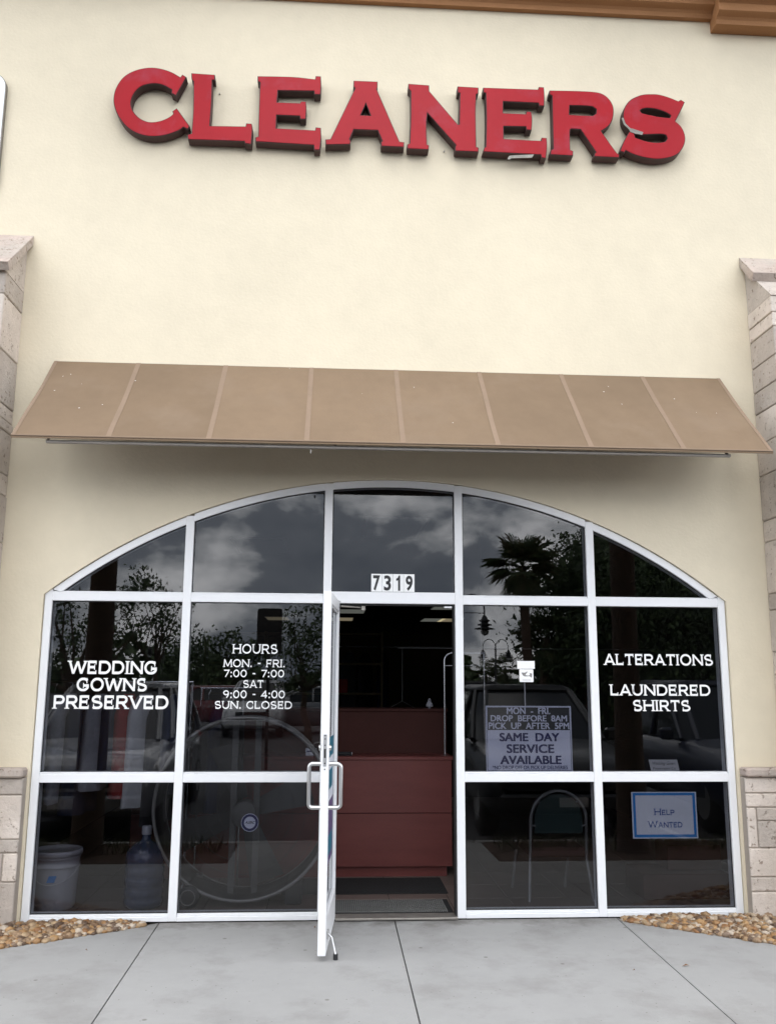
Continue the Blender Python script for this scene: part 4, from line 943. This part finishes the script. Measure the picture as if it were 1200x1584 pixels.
# low dark stand inside the right pane
t = thing('display_stand', (2.55,0.6,0), 'dark stepped display stand below the help wanted notice', 'stand')
MB().box((2.32,.45,.001),(2.98,.85,.18),.006).build('lower_step', 'counter_dark', t); MB().box((2.56,.58,.1805),(2.98,.85,.36),.006).build('upper_step', 'counter_dark', t)
# clothes rack with bagged garments
rk = thing('clothes_rack', (-1.75,0.95,0), 'metal garment rack behind the wedding gowns lettering', 'rack')
MB().tube([(-2.3,.95,1.56),(-1.1,.95,1.56)], .014, 10).build('rail', 'chrome', rk)
for x in (-2.29,-1.11):
    MB().tube([(x,.95,.02),(x,.95,1.555)], .014, 10).build('post', 'chrome', rk); MB().tube([(x,.70,.015),(x,1.2,.015)], .014, 10).build('foot', 'chrome', rk)
r2 = random.Random(31)
def garment(x, y, top, ln, wd, m, label, grp, ang):
    t = thing('garment', (x,y,top-ln), label, 'garment', grp); mb = MB(); rings = []; n = 20; ph = r2.uniform(0, 6)
    for j in range(11):
        f = j/10; z = top-ln*f; ww = wd*(.30+.70*min(1, f/.16)**.7)*(1+.10*f); dd = .035+.05*min(1, f/.2)
        rings.append([Vector((x,y,z)) + Matrix.Rotation(ang,3,'Z') @ Vector((ww/2*math.cos(6.2832*k/n)*(1+.05*math.sin(5*6.2832*k/n+ph+f*2)), dd*math.sin(6.2832*k/n)*(1+.35*math.sin(4*6.2832*k/n+ph)*f), .0)) + Vector((0,0,r2.uniform(-.006,.006)*f)) for k in range(n)])
    fs = [(j*n+k, j*n+(k+1) % n, (j+1)*n+(k+1) % n, (j+1)*n+k) for j in range(10) for k in range(n)]
    mb.add([v for g in rings for v in g], fs, True); mb.add(rings[0], [tuple(range(n))])
    mb.build('cloth', m, t)
    MB().tube([(x,y,top-.01),(x,y,top+.05),(x+.015,y,top+.075),(x,y,top+.092),(x-.012,y,top+.08)], .002, 6).build('hanger_hook', 'chrome', t)
    return t
for k, (x, m, ln, lab) in enumerate(((-2.18,'garment_dark',.95,'dark garment at the wall end of the rack'),(-2.06,'garment_grey',.82,'grey bagged garment beside the dark one at the rack end'),(-1.95,'garment_navy',.9,'navy garment between two grey ones on the rack'),(-1.82,'garment_grey',.72,'short grey garment beside the navy one on the rack'),(-1.70,'garment_navy',.66,'short navy garment beside the red one on the rack'),(-1.60,'garment_red',.78,'red garment hanging on the rack'),(-1.47,'garment_white',.85,'pale garment in clear plastic beside the red one on the rack'),(-1.34,'garment_dark',.98,'long dark garment beside the pale one on the rack'),(-1.22,'garment_navy',.75,'navy garment at the fan end of the rack'))):
    garment(x, .95, 1.465, ln, .40, m, lab, 'garments on the window rack', R_(70+r2.uniform(-14,14)))
for k, x in enumerate((-0.98,-0.88,-0.79)):
    garment(x, 1.0+.02*k, 1.42, .85, .38, ['garment_dark','garment_navy','garment_dark'][k], ['black garment hanging behind the hours lettering next to the rack','navy garment between two dark ones behind the hours lettering','black garment nearest the counter behind the hours lettering'][k], 'garments behind the hours lettering', R_(75))
rl = thing('wall_rail', (-0.88,1.02,1.5), 'short metal rail holding dark garments behind the hours lettering', 'rail')
MB().tube([(-1.05,1.0,1.513),(-0.70,1.04,1.513)], .01, 8).build('bar', 'chrome', rl); MB().tube([(-0.71,1.04,.001),(-0.71,1.04,1.513)], .01, 8).build('post', 'chrome', rl); MB().tube([(-1.04,1.0,.001),(-1.04,1.0,1.513)], .01, 8).build('post', 'chrome', rl)
# things on and behind the counter
p = W(664, 1089, cy+.45)
t = thing('counter_bell', (p.x,cy+.45,zu), 'small white rounded bell with a round hole on the counter ledge', 'bell')
MB().lathe([(.012,0),(.012,.012),(.032,.013),(.030,.03),(.018,.055),(.010,.062)], 20, (p.x,cy+.45,zu)).build('dome', 'plastic_white', t)
MB().tube([(p.x+.010*math.cos(6.2832*i/16), cy+.45, zu+.068+.012*math.sin(6.2832*i/16)) for i in range(16)], .004, 6, True).build('loop', 'plastic_white', t)
p = W(535, 1165, cy+.06)
t = thing('stapler', (p.x,cy+.08,zc), 'black stapler lying on the red counter top', 'stapler')
MB().box((p.x-.10,cy+.05,zc+.0005),(p.x+.05,cy+.09,zc+.010),.003).build('base', 'ink_black', t); MB().box((p.x-.10,cy+.052,zc+.0105),(p.x+.045,cy+.088,zc+.032),.006).build('arm', 'ink_black', t); MB().box((p.x+.0455,cy+.056,zc+.0105),(p.x+.054,cy+.084,zc+.028),.002).build('tip', 'plaque', t)
p = W(481, 1168, cy+.06)
t = thing('card_box', (p.x,cy+.1,zc), 'small white printed box on the counter behind the open door', 'box')
MB().box((p.x-.045,cy+.06,zc+.0005),(p.x+.045,cy+.14,zc+.058),.002).build('body', 'paper_white', t); MB().box((p.x-.035,cy+.0592,zc+.03),(p.x+.03,cy+.0598,zc+.042)).build('print', 'ink_navy', t)
p = W(688, 1167, cy+.20)
t = thing('garment_stand', (p.x,cy+.2,zc), 'chrome tube stand with curved top on the counter', 'stand')
zt_ = W(700, 1010, cy+.2).z
MB().tube([(p.x,cy+.2,zc+.001),(p.x,cy+.2,zt_-.07)]+[(p.x+.07-.07*math.cos(R_(a)), cy+.2, zt_-.07+.07*math.sin(R_(a))) for a in range(15,91,15)]+[(p.x+.35,cy+.2,zt_)], .010, 10).build('tube', 'chrome', t)
MB().tube([(p.x,cy+.2,zt_-.11),(p.x+.35,cy+.2,zt_-.11)], .004, 8).build('cross_bar', 'chrome', t); MB().tube([(p.x+.35,cy+.2,zt_+.009),(p.x+.35,cy+.2,zc+.001)], .010, 10).build('post', 'chrome', t)
p = W(622, 1092, 3.2)
t = thing('wire_hanger', (p.x,3.2,p.z), 'thin wire hanger dangling behind the counter ledge', 'hanger')
MB().tube([(p.x-.21,3.2,p.z-.06),(p.x,3.2,p.z+.05),(p.x+.21,3.2,p.z-.06),(p.x-.21,3.2,p.z-.06)], .003, 6).build('wire', 'tube_grey', t)
MB().tube([(p.x,3.2,p.z+.05),(p.x,3.2,W(625,1003,3.2).z)], .003, 6).build('hook', 'tube_grey', t)
q = W(625, 1003, 3.2).z
t = thing('overhead_rail', (0.9,3.2,q), 'thin overhead garment rail crossing behind the counter', 'rail')
MB().tube([(p.x-.05,3.2,q+.006),(3.5,3.2,q+.006)], .008, 8).build('bar', 'tube_grey', t); MB().tube([(1.6,3.2,q+.006),(1.6,3.2,3.158)], .006, 8).build('drop_rod', 'tube_grey', t)
for k, (x, m, lab) in enumerate(((.30,'garment_shade','dim grey'),(.55,'garment_dark','black'),(.85,'garment_navy','navy'))):
    garment(x, 8.6, 2.02, .95, .5, m, lab+' garment on the conveyor rail at the back of the shop', 'garments on the back conveyor rail', R_(60+6*k))
t = thing('conveyor_rail', (.8,8.6,2.1), 'dark garment conveyor rail hanging at the back of the shop', 'rail')
MB().tube([(-.2,8.6,2.114),(2.2,8.6,2.114)], .012, 8).build('bar', 'tube_grey', t)
for x in (-.1,2.1): MB().tube([(x,8.6,2.12),(x,8.6,3.158)], .008, 6).build('drop_rod', 'tube_grey', t)
t = thing('shelf_unit', (-0.6,7.6,0), 'tall wooden shelf unit in the dark at the back of the shop', 'shelf')
for z in (.02,.45,.9,1.35,1.8,2.25): MB().box((-1.9,7.4,z),(0.75,7.8,z+.03)).build('shelf', 'shelf_wood', t)
for x in (-1.93,-1.03,-0.13,.75): MB().box((x,7.4,.0),(x+.03,7.8,2.3)).build('upright', 'shelf_wood', t)
r2 = random.Random(4)
for k, (x, z, m, lab) in enumerate(((-1.75,.93,'garment_white','white'),(-1.3,1.38,'garment_grey','grey'),(-.7,.93,'shelf_wood','brown'),(-.05,1.38,'garment_red','red'),(.15,.93,'garment_navy','navy'))):
    tag(MB().box((x,7.44,z+.001),(x+.3,7.7,z+r2.uniform(.18,.34)),.01).build('parcel', m), lab+' wrapped parcel stored on the back shelf unit', 'parcel', 'parcels on the back shelves')

# ================================================================== THE LOT ACROSS FROM THE SHOP (seen in the glass)
def leaf_clumps(mb, centres, per, spread, size, r2):
    for c in centres:
        for _ in range(per):
            p = c + Vector((r2.gauss(0,1), r2.gauss(0,1), r2.gauss(0,.75)))*spread
            n = Vector((r2.uniform(-1,1), r2.uniform(-1,1), r2.uniform(-.3,1))).normalized(); u = n.orthogonal().normalized(); u.rotate(Matrix.Rotation(r2.uniform(0,6.3),3,n)); v = n.cross(u); s = size*r2.uniform(.6,1.4)
            mb.add([p-u*s, p-v*s*.45, p+u*s, p+v*s*.45], [(0,1,2,3)])
def tree(loc, cz, radii, clumps, per, spread, size, seed, label, name='oak_tree', tr=.16, grp='trees beyond the lot'):
    r2 = random.Random(seed); x, y = loc; t = thing(name, (x,y,LOT), label, 'tree', grp)
    base = Vector((x,y,LOT)); fork = Vector((x+r2.uniform(-.2,.2), y, LOT+(cz-LOT)*.55))
    MB().tube([base-Vector((0,0,.1)), base+Vector((0,0,.4)), base.lerp(fork,.6)+Vector((r2.uniform(-.1,.1),0,0)), fork], [tr*1.5,tr*1.05,tr*.9,tr*.75], 10).build('trunk', 'bark', t)
    cs = []
    while len(cs) < clumps:
        v = Vector((r2.uniform(-1,1), r2.uniform(-1,1), r2.uniform(-1,1)))
        if .25 < v.length < 1: cs.append(Vector((x+v.x*radii[0], y+v.y*radii[1], cz+v.z*radii[2])))
    lb = MB()
    for c in cs[:max(10, clumps//3)]:
        m = fork.lerp(c,.5)+Vector((r2.uniform(-.2,.2), r2.uniform(-.2,.2), -.12)); lb.tube([fork, m, c], [tr*.45,tr*.22,tr*.07], 6)
    lb.build('limbs', 'bark', t)
    mb = MB(); leaf_clumps(mb, cs, per, spread, size, r2); mb.build('crown', 'leaf', t, fix=False)
    return t
def mxy(px, d): v = MIRROR(px, 1049, d); return (v.x, v.y)
def mz(py, d): return MIRROR(520, py, d).z
tree(mxy(118,20), mz(985,20), (1.9,1.7,1.25), 40, 55, .15, .055, 1, 'open oak tree beyond the parked silver car', tr=.14)
tree(mxy(228,21), mz(935,21), (.9,.9,.9), 26, 60, .13, .05, 2, 'slender young oak next to the open oak', tr=.07)
tree(mxy(345,45), mz(1040,45), (2.6,2.2,2.0), 60, 60, .35, .12, 3, 'round bushy tree behind the far parked cars')
tree(mxy(292,48), mz(1035,48), (1.6,1.6,2.2), 40, 60, .35, .12, 13, 'narrow bushy tree beside the round bushy one')
tree(mxy(478,26), mz(1005,26), (1.25,1.2,1.3), 46, 60, .17, .06, 4, 'loose leafy tree standing near the back of the road sign', tr=.10)
tree(mxy(985,24), mz(965,24), (3.0,2.6,3.1), 260, 150, .36, .075, 5, 'large dense evergreen tree behind the parked black car', tr=.28, name='evergreen_tree')
tree(mxy(1130,24), mz(930,24), (2.6,2.4,3.2), 220, 150, .36, .075, 6, 'large evergreen tree behind the navy car', tr=.26, name='evergreen_tree')
tree(mxy(938,30), mz(940,30), (1.35,1.5,3.2), 200, 140, .28, .085, 7, 'evergreen tree right behind the fan palms', name='evergreen_tree')
def palm(loc, zc, label, seed, nf=30, fl_=1.15, tr=.15, skirt=14, grp='fan palms beyond the lot'):
    r2 = random.Random(seed); x, y = loc; t = thing('fan_palm', (x,y,LOT), label, 'palm tree', grp)
    lean = r2.uniform(-.15,.15)
    MB().tube([(x+lean*f*f, y, LOT-.1+(zc-LOT+.1)*f) for f in (0,.03,.25,.5,.75,1)], [tr*1.45,tr*1.2,tr,tr*.95,tr*.95,tr*.8], 12).build('trunk', 'palm_bark', t)
    mb = MB(); top = Vector((x+lean,y,zc))
    for k in range(nf+skirt):
        az = r2.uniform(0, 6.283); el = R_(r2.uniform(-25,75)) if k < nf else R_(r2.uniform(-80,-50)); L_ = fl_*r2.uniform(.55,.8)
        d = Vector((math.cos(az)*math.cos(el), math.sin(az)*math.cos(el), math.sin(el))); side = d.cross(Vector((0,0,1))).normalized(); up = side.cross(d)
        tip = top+d*L_*.75; mb.add([top-side*.012, top+side*.012, tip+side*.008, tip-side*.008], [(0,1,2,3)])
        for b in range(15):
            a = R_(-100+200*b/14); dd = (d*math.cos(a)+side*math.sin(a)).normalized(); ln = fl_*(.62-.14*abs(math.sin(a)))*r2.uniform(.85,1.1)
            w_ = side*math.cos(a)*.022 - d*math.sin(a)*.022; dr_ = Vector((0,0,-.22*ln*r2.uniform(.5,1.6)))
            mb.add([tip-w_*.3, tip+w_*.3, tip+dd*ln*.55+w_, tip+dd*ln+dr_, tip+dd*ln*.55-w_], [(0,1,2,3,4)])
    mb.build('crown', 'frond', t, fix=False)
    return t
palm(mxy(818,22), mz(872,22), 'tall fan palm with drooping fronds beyond the parked black car', 1, nf=46, fl_=.92, tr=.12, skirt=20)
palm(mxy(838,23), mz(985,23), 'shorter fan palm beside the tall one beyond the parked black car', 2, fl_=.85, tr=.12)
palm(mxy(752,75), mz(1040,75), 'distant fan palm by the twin lamp post', 3, fl_=1.5); palm(mxy(783,78), mz(1032,78), 'distant fan palm between the twin lamp post and the tall palms', 4, fl_=1.5)
palm(mxy(150,8.9), 8.2, 'palm with bare brown trunk in the bed facing the wedding gowns pane', 5, tr=.125, fl_=1.2, skirt=4, grp='palms in the planting beds'); palm(mxy(968,8.9), 8.2, 'palm with bare brown trunk in the bed facing the alterations pane', 6, tr=.125, fl_=1.2, skirt=4, grp='palms in the planting beds')
# far wood
r2 = random.Random(77); mb = MB()
for k in range(5200):
    x = r2.uniform(-110,110); d = r2.uniform(92,104); hmax = 3.2+1.7*math.sin(x*.21)+1.1*math.sin(x*.53+1)+.7*math.sin(x*1.3); z = LOT+r2.uniform(0,1)**.8*hmax
    p = Vector((x,-d,z)); s = r2.uniform(.4,.9); n = Vector((r2.uniform(-1,1),r2.uniform(-1,1),r2.uniform(-1,1))).normalized(); u = n.orthogonal(); v = n.cross(u)
    mb.add([p-u*s, p-v*s*.7, p+u*s, p+v*s*.7], [(0,1,2,3)])
tag(mb.build('far_wood', 'leaf', fix=False), 'distant belt of trees beyond the parking lot', 'trees', kind='stuff')
# lamp posts with two hoops and stacked-disc lanterns
def lamp(loc, h, span, label):
    x, y = loc; t = thing('lamp_post', (x,y,LOT), label, 'lamp post', 'twin lamp posts in the lot'); z = LOT
    MB().tube([(x,y,z-.05),(x,y,z+.5),(x,y,z+.55),(x,y,z+h)], [.11,.10,.06,.05], 12).build('pole', 'lamp_black', t)
    for s in (-1, 1):
        r = span/4
        MB().tube([(x,y,z+h)]+[(x+s*(r-r*math.cos(R_(a))), y, z+h+r*1.25*math.sin(R_(a))) for a in range(15,181,15)]+[(x+s*2*r,y,z+h-.15)], .022, 8).build('arm', 'lamp_black', t)
        c = (x+s*2*r, y, z+h-.62)
        l = MB().lathe([(.03,.48),(.07,.44),(.10,.36),(.17,.33),(.17,.31),(.11,.29),(.11,.24),(.22,.21),(.22,.19),(.12,.17),(.12,.13),(.30,.09),(.30,.07),(.10,.05)], 20, c).build('lantern', 'lamp_black', t)
        MB().lathe([(.10,.049),(.125,.0),(.10,-.07),(.03,-.11)], 16, c).build('globe', 'lantern_glass', l)
    MB().tube([(x-span/2,y,z+h-.08),(x+span/2,y,z+h-.08)], .012, 6).build('tie_bar', 'lamp_black', t)
lamp(mxy(767,50), mz(1000,50)-LOT, 1.45, 'twin lamp post with hooped arms near the distant palms')
lamp(mxy(251,50), mz(998,50)-LOT, 1.45, 'twin lamp post with hooped arms behind the open oak')
lamp(mxy(712,26), mz(942,26)-LOT, 1.45, 'twin lamp post with hooped arms standing closest to the shop')
# rounded sign seen from behind
X, Y = mxy(415,16); t = thing('road_sign', (X,Y,LOT), 'dark rounded back of a tall sign on a post', 'sign')
MB().prism([[(X+a, b) for a, b in rrect(-.22,.22,mz(1012,16),mz(942,16),.05,6)]], Y, Y+.01).build('panel', 'sign_back', t); MB().tube([(X,Y-.03,LOT),(X,Y-.03,mz(950,16))], .03, 8).build('post', 'sign_back', t)
# parked vehicles
def car(loc, rot, col, label, grp, L=4.6, Wd=.94, hood=.98, roof=1.70, cab=(-2.1,.95), rf=(-1.75,.05)):
    t = thing('parked_car', (loc[0],loc[1],LOT), label, 'car', grp); kids = []
    st = [(-L/2,.55,.82,.80),(-L/2+.12,.40,.93,1.02),(-L/2+.6,.27,.985,1.06),(0,.25,1,1.06),(L*.2,.25,1,1.05),(L*.24,.25,1,hood+.03),(L*.40,.27,.985,hood-.03),(L/2-.14,.33,.94,hood-.10),(L/2-.03,.42,.86,hood-.20),(L/2,.45,.80,.62)]
    rings = []
    for y, zb, wf, zt in st:
        w_ = Wd*wf; rings.append([(-w_*.88,y,zb),(-w_,y,zb+.14),(-w_*1.0,y,zb+(zt-zb)*.62),(-w_*.95,y,zt-.07),(-w_*.82,y,zt-.01),(-w_*.3,y,zt+.015),(w_*.3,y,zt+.015),(w_*.82,y,zt-.01),(w_*.95,y,zt-.07),(w_*1.0,y,zb+(zt-zb)*.62),(w_,y,zb+.14),(w_*.88,y,zb)])
    n = 12; b = MB(); b.add([v for r in rings for v in r], [(i*n+j, i*n+(j+1) % n, (i+1)*n+(j+1) % n, (i+1)*n+j) for i in range(len(st)-1) for j in range(n)] + [tuple(range(n)), tuple(range((len(st)-1)*n, len(st)*n))], True)
    kids.append(b.build('body', col))
    zb = 1.03; lv = [(0,cab[0],cab[1],.90*Wd),(.5,(cab[0]*.55+rf[0]*.45),(cab[1]*.5+rf[1]*.5),.82*Wd),(1,rf[0],rf[1],.70*Wd)]
    rings = []
    for f, y0, y1, w_ in lv:
        z = zb+(roof-.07-zb)*f; rings.append([(-w_,y0+.1,z),(-w_*.9,y0,z),(w_*.9,y0,z),(w_,y0+.1,z),(w_,y1-.25,z),(w_*.85,y1,z),(-w_*.85,y1,z),(-w_,y1-.25,z)])
    g = MB().add([v for r in rings for v in r], [(i*8+j, i*8+(j+1) % 8, (i+1)*8+(j+1) % 8, (i+1)*8+j) for i in range(2) for j in range(8)]+[tuple(range(16,24))])
    kids.append(g.build('windows', 'car_glass'))
    top = rings[-1]; rr_ = [[(x*1.03,y,z) for x, y, z in top], [(x*1.03,y,z+.035) for x, y, z in top], [(x*.86,y*.93,z+.085) for x, y, z in top]]
    kids.append(MB().add([v for r in rr_ for v in r], [(i*8+j, i*8+(j+1) % 8, (i+1)*8+(j+1) % 8, (i+1)*8+j) for i in range(2) for j in range(8)]+[tuple(range(16,24)), tuple(range(8))], True).build('roof', col))
    for i in (0, 3, 4, 5, 6, 7):
        kids.append(MB().tube([(rings[k][i][0]*1.01, rings[k][i][1], rings[k][i][2]) for k in range(3)], .035, 6).build('pillar', col))
    for s in (-1, 1):
        kids.append(MB().tube([(s*rings[k][3][0]*1.012 if True else 0, -.45, rings[k][0][2]) for k in range(3)], .04, 6).build('pillar', col))
        kids.append(MB().box((s*Wd*.55,L/2-.12,hood-.30),(s*Wd*.88,L/2-.035,hood-.15),.03).build('headlight', 'headlight'))
        kids.append(MB().box((s*Wd*.62,-L/2-.005,.80),(s*Wd*.90,-L/2+.10,.98),.02).build('taillight', 'taillight'))
        kids.append(MB().box((s*Wd*.97,cab[1]-.45,1.02),(s*(Wd*.97+.17),cab[1]-.33,1.18),.03).build('mirror', col))
        for y in (-L/2+.85, L/2-.88):
            wh = MB().lathe([(.20,-.11),(.33,-.105),(.36,-.07),(.36,.07),(.33,.105),(.20,.11)], 28, (s*(Wd-.12),y,.36), 'X').build('wheel', 'tyre'); rm_ = MB().lathe([(.03,s*.105),(.19,s*.10),(.21,s*.112)], 20, (s*(Wd-.12),y,.36), 'X').build('rim', 'rim')
            attach(rm_, wh); kids.append(wh)
    kids.append(MB().box((-Wd*.5,L/2-.06,hood-.36),(Wd*.5,L/2+.008,hood-.20),.015).build('grille', 'tyre')); kids.append(MB().box((-Wd*.86,L/2-.10,.36),(Wd*.86,L/2+.03,.56),.04).build('bumper', col))
    kids.append(MB().box((-.16,L/2+.031,.42),(.16,L/2+.037,.52)).build('number_plate', 'plaque'))
    for o in kids: o.parent = t
    t.rotation_euler = (0,0,rot); return t
near = 'cars parked nose-in by the planting beds'; far = 'cars parked across the lot'
car((2.68,-5.95), 0, 'car_black', 'black sports utility car parked nearest the service sign pane', near)
car((5.45,-6.0), R_(1), 'car_navy', 'navy sports utility car parked beside the black one', near, L=4.8, roof=1.78)
car((-2.85,-5.9), R_(-1), 'car_silver', 'silver sports utility car parked facing the wedding gowns pane', near)
car((-5.6,-6.0), 0, 'car_white', 'white car parked beside the silver one', near, roof=1.52, hood=.92)
for k, (px, d, c_, lab) in enumerate(((400,30,'car_white','white car across the lot in line with the hours lettering'),(465,31,'car_silver','silver car across the lot next to the white one'),(740,29,'car_black','black car across the lot below the near lamp post'),(875,30,'car_red','dark red car across the lot under the evergreen'),(1060,30,'car_silver','silver car across the lot under the large evergreen'),(300,33,'car_red','dark red car across the lot by the bushy trees'))):
    x, y = mxy(px, d); car((x,y), R_(90 if k % 2 else 0), c_, lab, far, roof=1.5 if k % 2 else 1.7)
# litter on the walk
for k, (px, py) in enumerate(((1060,1493),(487,1437),(134,1471),(980,1500))):
    d = ray(px, py); tt = (gz(-.7)+.004-CAM.z)/d.z; p = CAM+d*tt; p.z = gz(p.y)+.004; s = (.022,.012,.010,.010)[k]; a = k*1.3
    ux, uy = math.cos(a)*s, math.sin(a)*s
    tag(MB().add([p+Vector((-ux,-uy,0)), p+Vector((uy*.35,-ux*.35,.006)), p+Vector((ux,uy,.003)), p+Vector((-uy*.35,ux*.35,.008)), p+Vector((0,0,.012))], [(0,1,4),(1,2,4),(2,3,4),(3,0,4)]).build('dry_leaf', 'dry_leaf', fix=False),
        ['curled brown leaf lying on the walk near the right pebble bed','tiny brown leaf beside the foot of the open door','tiny brown leaf near the left pebble bed','tiny brown leaf beside the curled one on the walk'][k], 'leaf')
